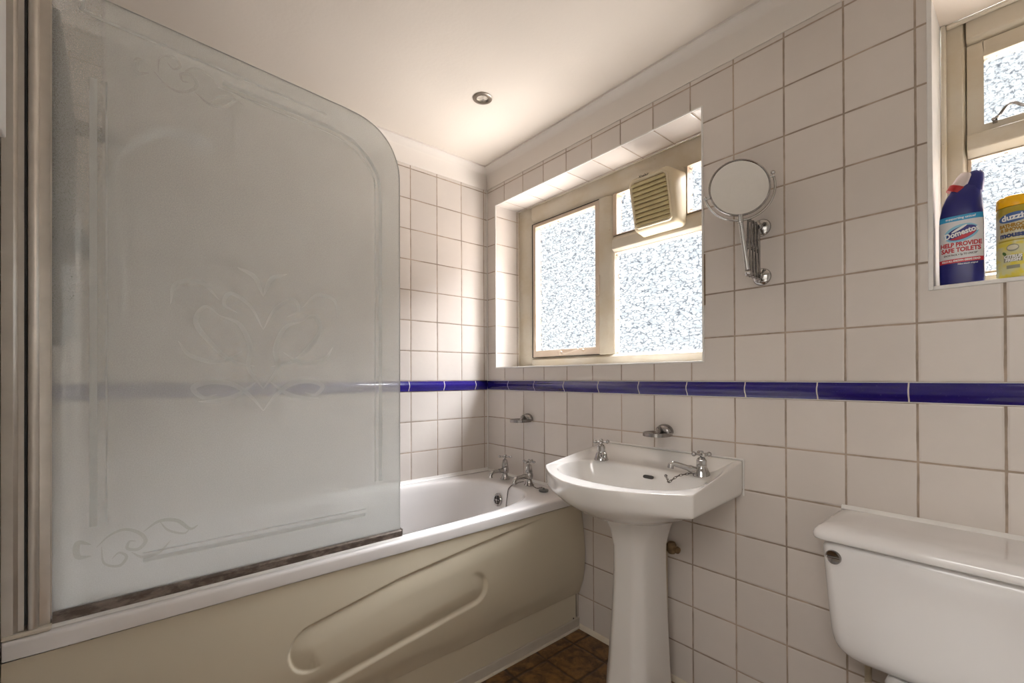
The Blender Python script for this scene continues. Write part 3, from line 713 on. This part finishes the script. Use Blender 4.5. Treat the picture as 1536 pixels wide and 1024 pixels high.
# ------------------------------------------------------------------ basin
bas = thing('pedestal_basin', (1.107, -.2, 0), 'white ceramic pedestal basin with bowed front under the wide window', 'basin')
bcx, bcy = 1.107, -.235
out = [(.819, -.001), (1.394, -.001), (1.398, -.20), (1.401, -.342)]
for k in range(1, 20):
    t = k/20; x = 1.401+(.814-1.401)*t; out.append((x, -.342-.155*(math.sin(PI*t)**.92)))
out += [(.814, -.342), (.817, -.2)]
bowl = []
for k in range(90):
    a = 2*PI*k/90; c, s = math.cos(a), math.sin(a)
    if s < 0: bowl.append((bcx+.258*math.copysign(abs(c)**.80, c), bcy-.190*abs(s)**.9))
    else: bowl.append((bcx+.258*math.copysign(abs(c)**.80, c), bcy+.118*abs(s)**.62))
cor = [math.atan2(y-bcy, x-bcx) for x, y in (out[0], out[1], out[3], (.814, -.342))]
ba = sorted(list(np.linspace(-PI, PI, 150, endpoint=False)+.004)+cor)
BO = ray_outline(out, bcx, bcy, ba); BI = ray_outline(bowl, bcx, bcy, ba)
zedge = lambda x, y: .850-.054*min(1, max(0, -y/.342))
def deck(x, y):
    return .801-.004*max(0, min(1, (-y-.2)/.3))
def ring(f, zf):
    r = []
    for (x0, y0), (x1, y1) in zip(BO, BI):
        x, y = x0+(x1-x0)*f, y0+(y1-y0)*f; r.append((x, y, zf(x0, y0, x, y)))
    return r
def frontness(x, y): return max(0, min(1, (-y-.335)/.10)) if abs(x-bcx) < .30 else 0
def shell(s, z_side, z_front, pull=0):
    r = []
    for (x, y) in BO:
        f = max(0., min(1., (-y-.342)/.12)); z = z_side(y)+(z_front-z_side(y))*f if callable(z_side) else z_side+(z_front-z_side)*f
        yy = y+pull*f
        X = bcx+(x-bcx)*s; Y = -.20+(yy+.20)*s if y < -.05 else min(-.001, -.20+(y+.20)*max(s, .0))
        r.append((X, Y, z))
    return r
lo = lambda y: .737-.010*min(1, -y/.342)
bm = BM()
rings = [shell(.30, .635, .635), shell(.42, .650, .648, .0), shell(.60, .675, .664, .0), shell(.80, .702, .690, .01), shell(.93, lambda y: .725, .712, .015), shell(.985, lambda y: lo(y)-.001, .730, .014),
         shell(1.0, lambda y: lo(y)+.004, .745, .010), shell(1.0, lambda y: .5*(lo(y)+zedge(0, y)), .770, .003),
         [(x, y, zedge(x, y)-.006) for x, y in BO], ring(.0, lambda a, b, x, y: zedge(a, b)-.001), ring(.05, lambda a, b, x, y: zedge(a, b)+.001), ring(.14, lambda a, b, x, y: zedge(a, b)),
         ring(.30, lambda a, b, x, y: zedge(a, b)*.55+deck(x, y)*.45), ring(.50, lambda a, b, x, y: deck(x, y)+.004*(b > -.3)), ring(.80, lambda a, b, x, y: deck(x, y)), ring(.95, lambda a, b, x, y: deck(x, y)-.001), ring(1.0, lambda a, b, x, y: deck(x, y)-.006)]
def bowlring(sx, sy, z, dy=0): return [(bcx+(x-bcx)*sx, (bcy-.02)+(y-bcy+.02)*sy+dy, z) for x, y in BI]
rings += [bowlring(.975, .965, .778), bowlring(.94, .92, .755), bowlring(.87, .85, .722), bowlring(.75, .73, .693), bowlring(.55, .52, .673), bowlring(.3, .3, .664), bowlring(.08, .08, .660)]
loft(bm, rings, True, True, True)
link('bowl', bm, M['ceramic'], bas, sub=1)
bm = BM()
def ped(z, fw, hw, y0, y1, yb):  # front half width, half width, front y, cheek y, back y
    return [(bcx-fw, y0, z), (bcx+fw, y0, z), (bcx+hw*.93, y1-.02, z), (bcx+hw, y1+.01, z), (bcx+hw, yb, z), (bcx+hw-.012, yb+.006, z), (bcx-hw+.012, yb+.006, z), (bcx-hw, yb, z), (bcx-hw, y1+.01, z), (bcx-hw*.93, y1-.02, z)]
prs = [(.0, .050, .092, -.298, -.240, -.10), (.02, .049, .090, -.295, -.238, -.10), (.12, .044, .083, -.280, -.230, -.10), (.30, .039, .074, -.266, -.218, -.10), (.45, .036, .069, -.258, -.212, -.10), (.54, .037, .070, -.260, -.212, -.10), (.60, .045, .082, -.272, -.215, -.09), (.645, .060, .098, -.290, -.222, -.08), (.672, .066, .104, -.300, -.228, -.08)]
loft(bm, [ped(*p) for p in prs]); link('pedestal', bm, M['ceramic'], bas, bevel=.010, seg=4, auto=70)
bm = BM(); prism(bm, [(-.0005, .846), (-.006, .853), (-.003, .8565), (-.0005, .857)], 0, .816, 1.396)
box(bm, 1.3945, 1.3985, -.003, -.0005, .735, .855)
link('sealant_bead', bm, M['trimwhite'], bas)
bm = BM(); loft(bm, [[(bcx+.018+.021*c_+.0*0, -.1296+.0003*k, .771+.0058*s_) for c_, s_ in [(math.copysign(abs(math.cos(a))**.5, math.cos(a)), math.copysign(abs(math.sin(a))**.6, math.sin(a))) for a in [2*PI*j/24 for j in range(24)]]] for k in (0, 8)])
for v in bm.verts: v.co.y += (v.co.z-.771)*(.012/.03)-.0065
link('overflow_slot', bm, M['grille_dark'], bas)
bm = BM(); tube(bm, [(1.132, -.038, .0), (1.132, -.038, .70)], .0085, 12); tube(bm, [(1.12, -.05, .0), (1.12, -.05, .70)], .0085, 12); link('supply_pipe', bm, M['pipe'], bas)
bm = BM(); lathe(bm, [(.012, -.02), (.017, -.012), (.017, .012), (.012, .02)], (1.158, -.038, .505), (0, 0, 1), 12); lathe(bm, [(.009, 0), (.009, .022), (.013, .024), (.012, .03)], (1.160, -.038, .505), (1, -.3, 0), 10); link('stop_valve', bm, M['rust_shade'], bas)
def basin_tap(x, y, ang, rot, label):
    z = .801; t = thing('basin_tap', (x, y, z), label, 'tap', 'pillar taps on the basin')
    bm = BM(); lathe(bm, [(.0275, -.001), (.0285, .002), (.027, .006), (.0245, .014), (.0205, .024), (.0165, .031), (.0165, .036)], (x, y, z), n=26); link('tap_body', bm, M['chrome'], t, auto=35)
    bm = BM(); lathe(bm, [(.0165, .035), (.0160, .052), (.0125, .058), (.009, .061), (.004, .062), (.004, .068)], (x, y, z), n=10); link('bonnet', bm, M['chrome'], t, auto=30)
    d = Vector((math.sin(ang), -math.cos(ang), 0)); p = Vector((x, y, z))
    bm = BM(); tube(bm, spline([tuple(p+d*.010+Vector((0, 0, .014))), tuple(p+d*.045+Vector((0, 0, .026))), tuple(p+d*.085+Vector((0, 0, .038))), tuple(p+d*.097+Vector((0, 0, .036))), tuple(p+d*.100+Vector((0, 0, .024)))], 5), [.012]*5+[.009]*5+[.0085]*5+[.0095]*3+[.0105]*3, 14); link('spout', bm, M['chrome'], t)
    bm = BM(); cross_handle(bm, (x, y, z+.072), .0245, rot, .0052); link('cross_handle', bm, M['chrome'], t)
    return t
basin_tap(.907, -.125, .80, .65, 'chrome pillar tap on the left end of the basin')
basin_tap(1.307, -.107, -.80, .75, 'chrome pillar tap on the right end of the basin, with a short chain')
ch = thing('basin_chain', (1.29, -.13, .81), 'short dark chain hanging into the basin from the right tap', 'chain')
bm = BM(); chain(bm, [(1.292, -.122, .812), (1.272, -.140, .806), (1.252, -.158, .799), (1.238, -.172, .785), (1.228, -.178, .776), (1.218, -.165, .782), (1.205, -.152, .789)], .010, .0013); link('links', bm, M['dark_metal'], ch)
bm = BM(); ball(bm, (1.203, -.150, .790), .0055, 8); link('end_ring', bm, M['chrome_dull'], ch)

# ------------------------------------------------------------------ soap dishes
def soap_dish(x, z, label, s=1.0):
    t = thing('soap_dish', (x, 0, z), label, 'soap dish', 'chrome soap dishes on the window wall')
    bm = BM()
    n = 20; rings = []
    for f, dy in ((1, 0), (1.0, .006), (.93, .013), (.8, .019), (.55, .024), (.1, .026)):
        rings.append([(x+.035*s*f*math.cos(2*PI*k/n), -.0005-dy*s, z+.004+(.029 if math.sin(2*PI*k/n) > 0 else .014)*s*f*math.sin(2*PI*k/n)) for k in range(n)])
    loft(bm, rings); link('wall_plate', bm, M['chrome_dull'], t, auto=60)
    bm = BM(); tube(bm, spline([(x-.012*s, -.015, z+.016), (x-.01*s, -.03*s, z+.014), (x, -.046*s, z+.006), (x, -.058*s, z-.002)], 4), [.010]*6+[.008]*7, 10); link('arm', bm, M['chrome_dull'], t)
    bm = BM()
    o_ = [(x+a*s, b*s) for a, b in [(-.040, -.018), (.030, -.014), (.045, -.030), (.048, -.060), (.040, -.088), (.022, -.104), (0, -.109), (-.022, -.104), (-.042, -.086), (-.050, -.055)]]
    o_ = [(p[0], p[1]) for p in spline([(a, b, 0) for a, b in o_+[o_[0]]], 4)][:-1]
    cx_, cy_ = x, -.062*s
    sc2 = lambda f, zz: [(cx_+(a-cx_)*f, cy_+(b-cy_)*f, zz) for a, b in o_]
    loft(bm, [sc2(.94, z-.008), sc2(1, z-.007), sc2(1, z+.005), sc2(.94, z+.006), sc2(.88, z+.003), sc2(.3, z)]); link('tray', bm, M['chrome_dull'], t, auto=45)
    return t
soap_dish(1.112, .917, 'chrome soap dish on the tiles above the basin')
soap_dish(.343, .912, 'chrome soap dish on the tiles above the bath taps')

# ------------------------------------------------------------------ shaving mirror
mi = thing('shaving_mirror', (1.455, -.0005, 1.53), 'round chrome swivel mirror on an extending scissor arm fixed to the tiles', 'mirror')
for z in (1.6035, 1.4465):
    bm = BM(); lathe(bm, [(.0275, 0), (.0275, .003), (.024, .0075), (.014, .010), (.009, .012), (.009, .022), (.011, .024), (.010, .032), (.001, .034)], (1.457, -.0005, z), (0, -1, 0), 28); link('wall_disc', bm, M['chrome'], mi, auto=40)
bm = BM(); tube(bm, [(1.457, -.026, 1.425), (1.457, -.026, 1.622)], .0042, 10); link('upright_rod', bm, M['chrome_dull'], mi)
bm = BM(); m0 = BM()
yy = [-.028, -.050, -.072, -.094, -.116]
for i in range(4):
    for s in (-1, 1):
        z0, z1 = (1.437, 1.607) if s > 0 else (1.607, 1.437)
        xo = 1.457+s*.004
        p0, p1 = Vector((xo, yy[i], z0)), Vector((xo, yy[i+1], z1)); d = (p1-p0).normalized(); w = Vector((0, d.z, -d.y))*.0042
        loft(bm, [[p+w+Vector((-.0015, 0, 0)), p+w+Vector((.0015, 0, 0)), p-w+Vector((.0015, 0, 0)), p-w+Vector((-.0015, 0, 0))] for p in (p0, p1)])
    for z in (1.437, 1.607, 1.522): ball(bm, (1.457, yy[i]-(.011 if z == 1.522 else 0), z), .0052, 6)
link('scissor_arm', bm, M['chrome_dull'], mi)
bm = BM(); tube(bm, [(1.452, -.148, 1.600), (1.466, -.134, 1.447)], .0068, 12); ball(bm, (1.467, -.133, 1.437), .0095); tube(bm, [(1.452, -.148, 1.588), (1.4515, -.149, 1.612)], .0085, 12)
link('end_tube', bm, M['chrome'], mi)
mc = Vector((1.450, -.150, 1.694)); mn = Vector((.60, -.80, .02)).normalized()
mu = mn.cross(Vector((0, 0, 1))).normalized()*-1; mv = mn.cross(mu).normalized()
if mv.z < 0: mv = -mv
if mu.x < 0: mu = -mu
def mp(r, a, h=0): return mc+(mu*math.cos(a)+mv*math.sin(a))*r+mn*h
def mrings(prof, n=56): return [[mp(r, 2*PI*k/n, h) for k in range(n)] for r, h in prof]
bm = BM(); loft(bm, mrings([(.070, -.010), (.080, -.008), (.0855, -.003), (.0865, .001), (.0855, .004), (.0825, .0045), (.0805, .002)]), True, True, False); link('mirror_rim', bm, M['chrome_dull'], mi, auto=60)
bm = BM(); loft(bm, mrings([(.0815, .0018), (.06, .0010), (.03, .0003), (.001, 0)]), True, False, True); link('mirror_glass', bm, M['mirror'], mi)
bm = BM(); ya = [mp(.098, math.radians(a), -.002) for a in range(194, 386, 6)]; tube(bm, ya, .0035, 10); ball(bm, tuple(ya[-1]+mv*.004), .0065); ball(bm, tuple(ya[0]), .0055)
tube(bm, [mp(.084, math.radians(196)), mp(.100, math.radians(196))], .003, 8); tube(bm, [mp(.084, math.radians(16)), mp(.100, math.radians(16))], .003, 8)
link('yoke', bm, M['chrome'], mi)

# ------------------------------------------------------------------ toilet
wc = thing('toilet', (1.89, -.3, 0), 'white ceramic toilet with close coupled cistern against the tiled wall', 'toilet')
wx = 1.893
bm = BM()
def cr(hx, yf, r, z): return rrect(wx, (yf-.004)/2, hx, (-.004-yf)/2, r, z, 7)
loft(bm, [cr(.15, -.150, .04, .4125), cr(.185, -.170, .04, .418), cr(.208, -.183, .036, .438), cr(.215, -.188, .032, .470), cr(.221, -.192, .028, .56), cr(.227, -.195, .026, .66), cr(.229, -.197, .025, .700), cr(.229, -.197, .025, .7155)])
link('cistern', bm, M['ceramic_wc'], wc, sub=1)
bm = BM()
def lr(d, z, r=.045): return rrect(wx, (-.214-.002)/2+.0, .243-d, (.214-.002)/2-d*.5, r, z, 7)
def lid(d, z, r=.026):
    x0, x1, y0 = wx-.246+d, wx+.246-d, -.214+d
    return [(x, min(y, -.002), z) for x, y, _ in rrect((x0+x1)/2, (y0+.04)/2, (x1-x0)/2, (.04-y0)/2, r, z, 7)]
loft(bm, [lid(.012, .7160), lid(.002, .7162), lid(0, .720), lid(.000, .728), lid(.003, .736), lid(.010, .744), lid(.022, .7505), lid(.040, .7535), lid(.08, .7550)])
link('cistern_lid', bm, M['ceramic_wc'], wc, auto=60)
bm = BM(); prism(bm, [(-.0005, .75), (-.008, .755), (-.004, .763), (-.0005, .765)], 0, 1.664, 2.13); link('sealant_bead', bm, M['trimwhite'], wc)
bm = BM(); lathe(bm, [(.0175, 0), (.0175, .004), (.016, .007), (.0135, .0055), (.0005, .0055)], (1.692, -.1935, .674), (-.18, -1, -.02), 26)
fb = link('flush_button', bm, M['chrome_dull'], wc, auto=40)
bm = BM(); tube(bm, [(1.680, -.2000, .674), (1.706, -.2000, .6755)], [.002, .003], 8); link('button_bar', bm, M['chrome_dull'], fb)
bm = BM(); 
def pr(cy_, hx, hy, z): return [(wx+hx*math.copysign(abs(math.cos(a))**.9, math.cos(a)), cy_+hy*math.copysign(abs(math.sin(a))**.9, math.sin(a)), z) for a in [2*PI*k/32 for k in range(32)]]
loft(bm, [pr(-.34, .10, .22, .0), pr(-.34, .10, .22, .03), pr(-.33, .085, .19, .12), pr(-.36, .11, .22, .22), pr(-.40, .165, .26, .34), pr(-.405, .18, .275, .385), pr(-.405, .175, .27, .392), pr(-.42, .13, .20, .39), pr(-.42, .11, .17, .30), pr(-.40, .05, .08, .22)])
link('pan', bm, M['ceramic_wc'], wc, sub=1)
bm = BM(); box(bm, wx-.11, wx+.11, -.17, -.03, .30, .412); link('pan_shelf', bm, M['ceramic_wc'], wc, bevel=.02)
bm = BM(); loft(bm, [pr(-.42, .178, .235, .393), pr(-.42, .182, .24, .400), pr(-.42, .178, .236, .411)]); link('seat', bm, M['whitebox'], wc, bevel=.002)
bm = BM(); loft(bm, [pr(-.42, .178, .235, .4115), pr(-.42, .180, .238, .418), pr(-.42, .16, .22, .427)]); link('seat_lid', bm, M['whitebox'], wc)
bm = BM(); tube(bm, [(1.730, -.045, .0), (1.730, -.045, .425)], .008, 12); link('supply_pipe', bm, M['pipe'], wc)

# ------------------------------------------------------------------ bottles on the sill
def sup(hx, hy, z, cx, cy, e=.62, n=36): return [(cx+hx*math.copysign(abs(math.cos(a))**e, math.cos(a)), cy+hy*math.copysign(abs(math.sin(a))**e, math.sin(a)), z) for a in [2*PI*k/n for k in range(n)]]
SZ = W2[2]+.0005
bl = thing('bleach_bottle', (1.907, .040, SZ), 'dark blue toilet bleach bottle with angled neck and red collar on the narrow window sill', 'bottle')
BX, BY, HX, HY = 1.905, .040, .0405, .026
prof = [(0, .92, 0), (.004, .98, 0), (.03, 1.0, 0), (.15, 1.0, 0), (.175, .97, .0), (.20, .90, .001), (.222, .78, .004), (.238, .64, .008), (.246, .50, .012)]
bm = BM(); loft(bm, [sup(HX*f, HY*min(1, f+.05), SZ+z, BX+dx, BY) for z, f, dx in prof]); link('bottle_body', bm, M['bleach_blue'], bl, auto=60)
# raised shoulder on the right, angled neck leaning left
bm = BM(); loft(bm, [sup(.016, .017, SZ+.225, BX+.022, BY, .8), sup(.0165, .0165, SZ+.250, BX+.024, BY, .8), sup(.015, .015, SZ+.268, BX+.0245, BY, .8), sup(.010, .011, SZ+.276, BX+.0245, BY, .8), sup(.002, .002, SZ+.278, BX+.0245, BY, .8)]); link('shoulder', bm, M['bleach_blue'], bl, auto=60)
nd = Vector((.50, 0, .87)); nb = Vector((BX-.010, BY, SZ+.232))
bm = BM(); lathe(bm, [(.0205, 0), (.0205, .014), (.018, .016)], nb, nd, 28); link('neck_collar', bm, M['cap_red'], bl, auto=40)
bm = BM(); lathe(bm, [(.0185, .016), (.0180, .032), (.0165, .044), (.013, .048), (.001, .049)], nb, nd, 28); link('cap', bm, M['cap_clear'], bl, auto=40)
def on_bottle(u, v, off):   # u across the front (metres from the centre line), v height
    c = max(-1, min(1, u/(HX*.999))); s = (1-abs(c)**(2/.62))**(.62/2)
    return (BX+u, BY-(HY*s)-off, SZ+v)
def decal(bm, poly, off, fn, n=1):
    bm.faces.new([bm.verts.new(fn(a, b, off)) for a, b in poly])
def strip(x0, x1, zlo, zhi, off, fn, n=26):
    bm = BM(); a = [(x0+(x1-x0)*k/n) for k in range(n+1)]
    R = [[bm.verts.new(fn(x, (z(x) if callable(z) else z), off)) for x in a] for z in (zlo, zhi)]
    for k in range(n): bm.faces.new((R[0][k], R[0][k+1], R[1][k+1], R[1][k]))
    return bm
E = .0385
link('front_label', strip(-E, E, .062, .160, .0006, on_bottle), M['label_white'], bl)
link('label_band', strip(-E, E, .157, .170, .0008, on_bottle), M['label_cyan'], bl)
link('label_band', strip(-E, E, .054, .064, .0008, on_bottle), M['logo_red'], bl)
def ellipse_decal(cx, cz, a, b, tilt, off, fn, n=10, m=36, z0=-9, z1=9):
    bm = BM(); ct, st = math.cos(tilt), math.sin(tilt); R = []
    for r in [k/n for k in range(1, n+1)]:
        row = []
        for k in range(m):
            t = 2*PI*k/m; u, v = a*r*math.cos(t), b*r*math.sin(t); v = max(z0, min(z1, v))
            row.append(bm.verts.new(fn(cx+u*ct-v*st, cz+u*st+v*ct, off)))
        R.append(row)
    c = bm.verts.new(fn(cx, cz, off))
    for k in range(m): bm.faces.new((c, R[0][k], R[0][(k+1) % m]))
    for A, B in zip(R, R[1:]):
        for k in range(m): bm.faces.new((A[k], B[k], B[(k+1) % m], A[(k+1) % m]))
    return bm
link('logo', ellipse_decal(.001, .126, .031, .021, .25, .0010, on_bottle), M['label_lightblue'], bl)
link('logo', ellipse_decal(.002, .126, .0275, .0155, .30, .0013, on_bottle), M['logo_blue'], bl)
link('logo', ellipse_decal(.002, .126, .0265, .0145, .30, .0016, on_bottle, z1=-.0065), M['logo_red'], bl)
link('logo', ellipse_decal(-.002, .1365, .016, .0028, .52, .0017, on_bottle), M['ink_white'], bl)
def words_on(parent, s, size, cx, cz, mat, fn, off, tilt=0, bold=.0004, shear=0, xs=1, name='label_text'):
    bm = text_mesh(s, size, bold, shear, xs)
    bmesh.ops.triangulate(bm, faces=bm.faces)
    bmesh.ops.subdivide_edges(bm, edges=[e for e in bm.edges if e.calc_length() > .006], cuts=1)
    ct, st = math.cos(tilt), math.sin(tilt)
    for v in bm.verts:
        x, y = v.co.x, v.co.y; v.co = fn(cx+x*ct-y*st, cz+x*st+y*ct, off)
    return link(name, bm, mat, parent, smooth=False)
words_on(bl, 'Domestos', .0185, .001, .1265, M['ink_white'], on_bottle, .0020, .24, .0007, .15, .80)
words_on(bl, 'supporting unicef', .0075, 0, .1635, M['ink_white'], on_bottle, .0012, 0, .0002)
words_on(bl, 'HELP PROVIDE', .0145, 0, .0985, M['ink_red'], on_bottle, .0010, 0, .0006, 0, .76)
words_on(bl, 'SAFE TOILETS', .0145, 0, .0850, M['ink_red'], on_bottle, .0010, 0, .0006, 0, .78)
words_on(bl, 'EACH PACK = 5p TO UNICEF*', .0062, 0, .0735, M['ink_dark'], on_bottle, .0010, 0, .0002, 0, .72)
words_on(bl, 'KILLS ALL KNOWN GERMS DEAD', .0062, 0, .0590, M['ink_white'], on_bottle, .0012, 0, .0003, 0, .72)
words_on(bl, '750ml bleach original', .0045, .012, .0500, M['ink_white'], on_bottle, .0008, 0, .0001, 0, .9)

cn = thing('mousse_can', (1.9955, .040, SZ), 'yellow bathroom mousse spray can with amber cap beside the bleach bottle', 'spray can')
KX, KY, KR = 1.9965, .040, .0335
def can_mat():
    g = NG('can_print'); p = g.pos(); z = g.sep(p)[2]
    k = g.ramp(z, SZ+.075, SZ+.105)
    c = g.mix(g.ramp(g.noise(p, 45, 2), .42, .6), (.72, .60, .05), (.62, .60, .32))
    c = g.mix(k, c, (.60, .57, .40))
    c = g.mix(g.ramp(z, SZ+.135, SZ+.150), c, (.40, .31, .02))
    return g.done(g.bsdf(c, .3, 0, None, .3))
bm = BM(); lathe(bm, [(KR-.002, 0), (KR, .003), (KR, .160), (KR-.001, .163), (KR-.001, .166)], (KX, KY, SZ), n=40); link('can_body', bm, can_mat(), cn, auto=40)
bm = BM(); lathe(bm, [(KR, .1665), (KR+.0003, .168), (KR-.0005, .188), (KR-.004, .192), (KR-.012, .194), (.001, .1945)], (KX, KY, SZ), n=40); link('cap', bm, M['cap_yellow'], cn, auto=40)
CA = -.10   # turned slightly toward the left
def on_can(u, v, off):
    a = u/KR-PI/2+CA; return (KX+(KR+off)*math.cos(a), KY+(KR+off)*math.sin(a), SZ+v)
link('logo', ellipse_decal(-.001, .140, .027, .0115, .10, .0004, on_can), M['logo_duz'], cn)
words_on(cn, 'duzzit', .0185, -.001, .1405, M['ink_white'], on_can, .0010, .08, .0007, 0, .92)
words_on(cn, 'BATHROOM', .0105, -.001, .1215, M['ink_gold'], on_can, .0008, 0, .0007, 0, .86)
words_on(cn, '& SHOWER', .0105, -.001, .1120, M['ink_gold'], on_can, .0008, 0, .0007, 0, .86)
words_on(cn, 'mousse', .0165, -.001, .1000, M['ink_navy'], on_can, .0008, 0, .0009, 0, .95)
link('label_band', strip(-.030, .030, .0855, .0890, .0005, on_can), M['can_olive'], cn)
link('label_badge', ellipse_decal(-.003, .070, .0100, .0085, 0, .0006, on_can), M['label_grey'], cn)
link('label_badge', ellipse_decal(-.003, .0705, .0085, .0055, 0, .0010, on_can), M['label_cream'], cn)
link('label_badge', ellipse_decal(-.017, .058, .0030, .0050, .6, .0006, on_can), M['leaf_green'], cn)
link('label_badge', strip(-.018, .012, .0375, .0535, .0007, on_can), M['label_grey'], cn)
words_on(cn, 'CITRUS', .0095, -.003, .0495, M['ink_white'], on_can, .0012, 0, .0004, .1, .9)
words_on(cn, 'FRESH', .0095, -.003, .0415, M['ink_white'], on_can, .0012, 0, .0004, .1, .9)
link('label_badge', strip(-.013, .008, .022, .0300, .0007, on_can), M['label_grey'], cn)

# ------------------------------------------------------------------ downlight, cabinet
dl = thing('downlight', (.530, -.423, ZC), 'small round recessed ceiling spotlight with a brushed metal ring', 'ceiling light')
bm = BM(); lathe(bm, [(.041, 0), (.0405, .003), (.034, .006), (.026, .0055), (.0245, .002), (.0245, -.0)], (.530, -.423, ZC-.0005), (0, 0, -1), 36); link('ring', bm, M['ring_metal'], dl, auto=40)
bm = BM(); lathe(bm, [(.0245, .0003), (.0235, .0005), (.015, .0015), (.004, .003), (.001, .0035)], (.530, -.423, ZC-.0005), (0, 0, -1), 30); link('lamp', bm, M['lamp'], dl, auto=60)
cb = thing('wall_cabinet', (1.18, YL, 1.5), 'edge of a plain white wall cabinet at the far left of the photo', 'cabinet')
bm = BM(); box(bm, 1.0, 1.36, YL+.001, -1.700, 1.505, 2.12); link('cabinet_body', bm, M['whitebox'], cb, bevel=.002)
bm = BM(); box(bm, .998, 1.362, -1.6995, -1.686, 1.500, 2.125); link('cabinet_door', bm, M['whitebox'], cb, bevel=.002)

# ------------------------------------------------------------------ light
w = bpy.data.worlds.new('overcast_sky'); sc.world = w; w.use_nodes = True
bg = w.node_tree.nodes['Background']; bg.inputs[0].default_value = (.92, .97, 1, 1); bg.inputs[1].default_value = 1.2
def area(name, loc, rot, sx, sy, power, col=(1, 1, 1), portal=False, spread=PI):
    l = bpy.data.lights.new(name, 'AREA'); l.shape = 'RECTANGLE'; l.size = sx; l.size_y = sy; l.energy = power; l.color = col; l.spread = spread
    if portal: l.cycles.is_portal = True
    o = bpy.data.objects.new(name, l); C.objects.link(o); o.location = loc; o.rotation_euler = rot; return o
area('window_daylight_portal', (.67, .245, 1.63), (-PI/2, 0, 0), 1.2, .92, 1, portal=True)
area('window_daylight_portal', (2.16, .245, 1.72), (-PI/2, 0, 0), .62, .75, 1, portal=True)
area('added_landing_fill', (2.05, YL-.95, ZC-.03), (0, 0, 0), 1.5, 1.3, 42, (1, .96, .935))  # added fill lamp in the unseen landing, not a real fitting
def aim(o, to):
    o.rotation_euler = (Vector(to)-o.location).to_track_quat('-Z', 'Y').to_euler()
a1 = area('added_side_daylight', (3.3, 2.2, 1.2), (0, 0, 0), 2.4, 2.4, 130, (1, .80, .68)); aim(a1, (.45, -.3, 1.7))  # added area lamp outside, brightens the far wall and left reveal
a2 = area('added_low_daylight', (1.3, 1.5, -.2), (PI, 0, 0), 3.2, 2.2, 480, (1, .92, .85)); aim(a2, (.9, -.2, 2.4))  # added lamp aimed upward, brightens the ceiling and upper walls
a3 = area('added_high_daylight', (1.1, 2.0, 4.0), (0, 0, 0), 3.0, 2.0, 1600, (.98, .98, 1)); aim(a3, (1.1, -.6, .6))  # added lamp high outside, fills the basin, bath and floor
# ------------------------------------------------------------------ camera
cam = bpy.data.cameras.new('camera'); co = bpy.data.objects.new('camera', cam); C.objects.link(co); sc.camera = co
F, yaw, pitch, roll, CY = 668.878, .868554, .0037815, -.0037427, 563.427
fw = Vector((-math.sin(yaw)*math.cos(pitch), math.cos(yaw)*math.cos(pitch), math.sin(pitch)))
r_ = fw.cross(Vector((0, 0, 1))).normalized(); u_ = r_.cross(fw)
r2 = r_*math.cos(roll)+u_*math.sin(roll); u2 = -r_*math.sin(roll)+u_*math.cos(roll)
mw = Matrix(((r2.x, u2.x, -fw.x, 2.02781), (r2.y, u2.y, -fw.y, -1.53451), (r2.z, u2.z, -fw.z, 1.12780), (0, 0, 0, 1)))
co.matrix_world = mw
cam.sensor_fit = 'HORIZONTAL'; cam.sensor_width = 36; cam.lens = F/1536*36; cam.shift_x = 0; cam.shift_y = (CY-512)/1536; cam.clip_start = .02
sc.view_settings.view_transform = 'Standard'; sc.view_settings.look = 'None'; sc.view_settings.gamma = 1; sc.view_settings.exposure = .22
sc.cycles.use_denoising = True
sc.cycles.max_bounces = 10; sc.cycles.diffuse_bounces = 6; sc.cycles.glossy_bounces = 5; sc.cycles.transparent_max_bounces = 16; sc.cycles.caustics_reflective = False; sc.cycles.caustics_refractive = False
sc.cycles.sample_clamp_indirect = 6
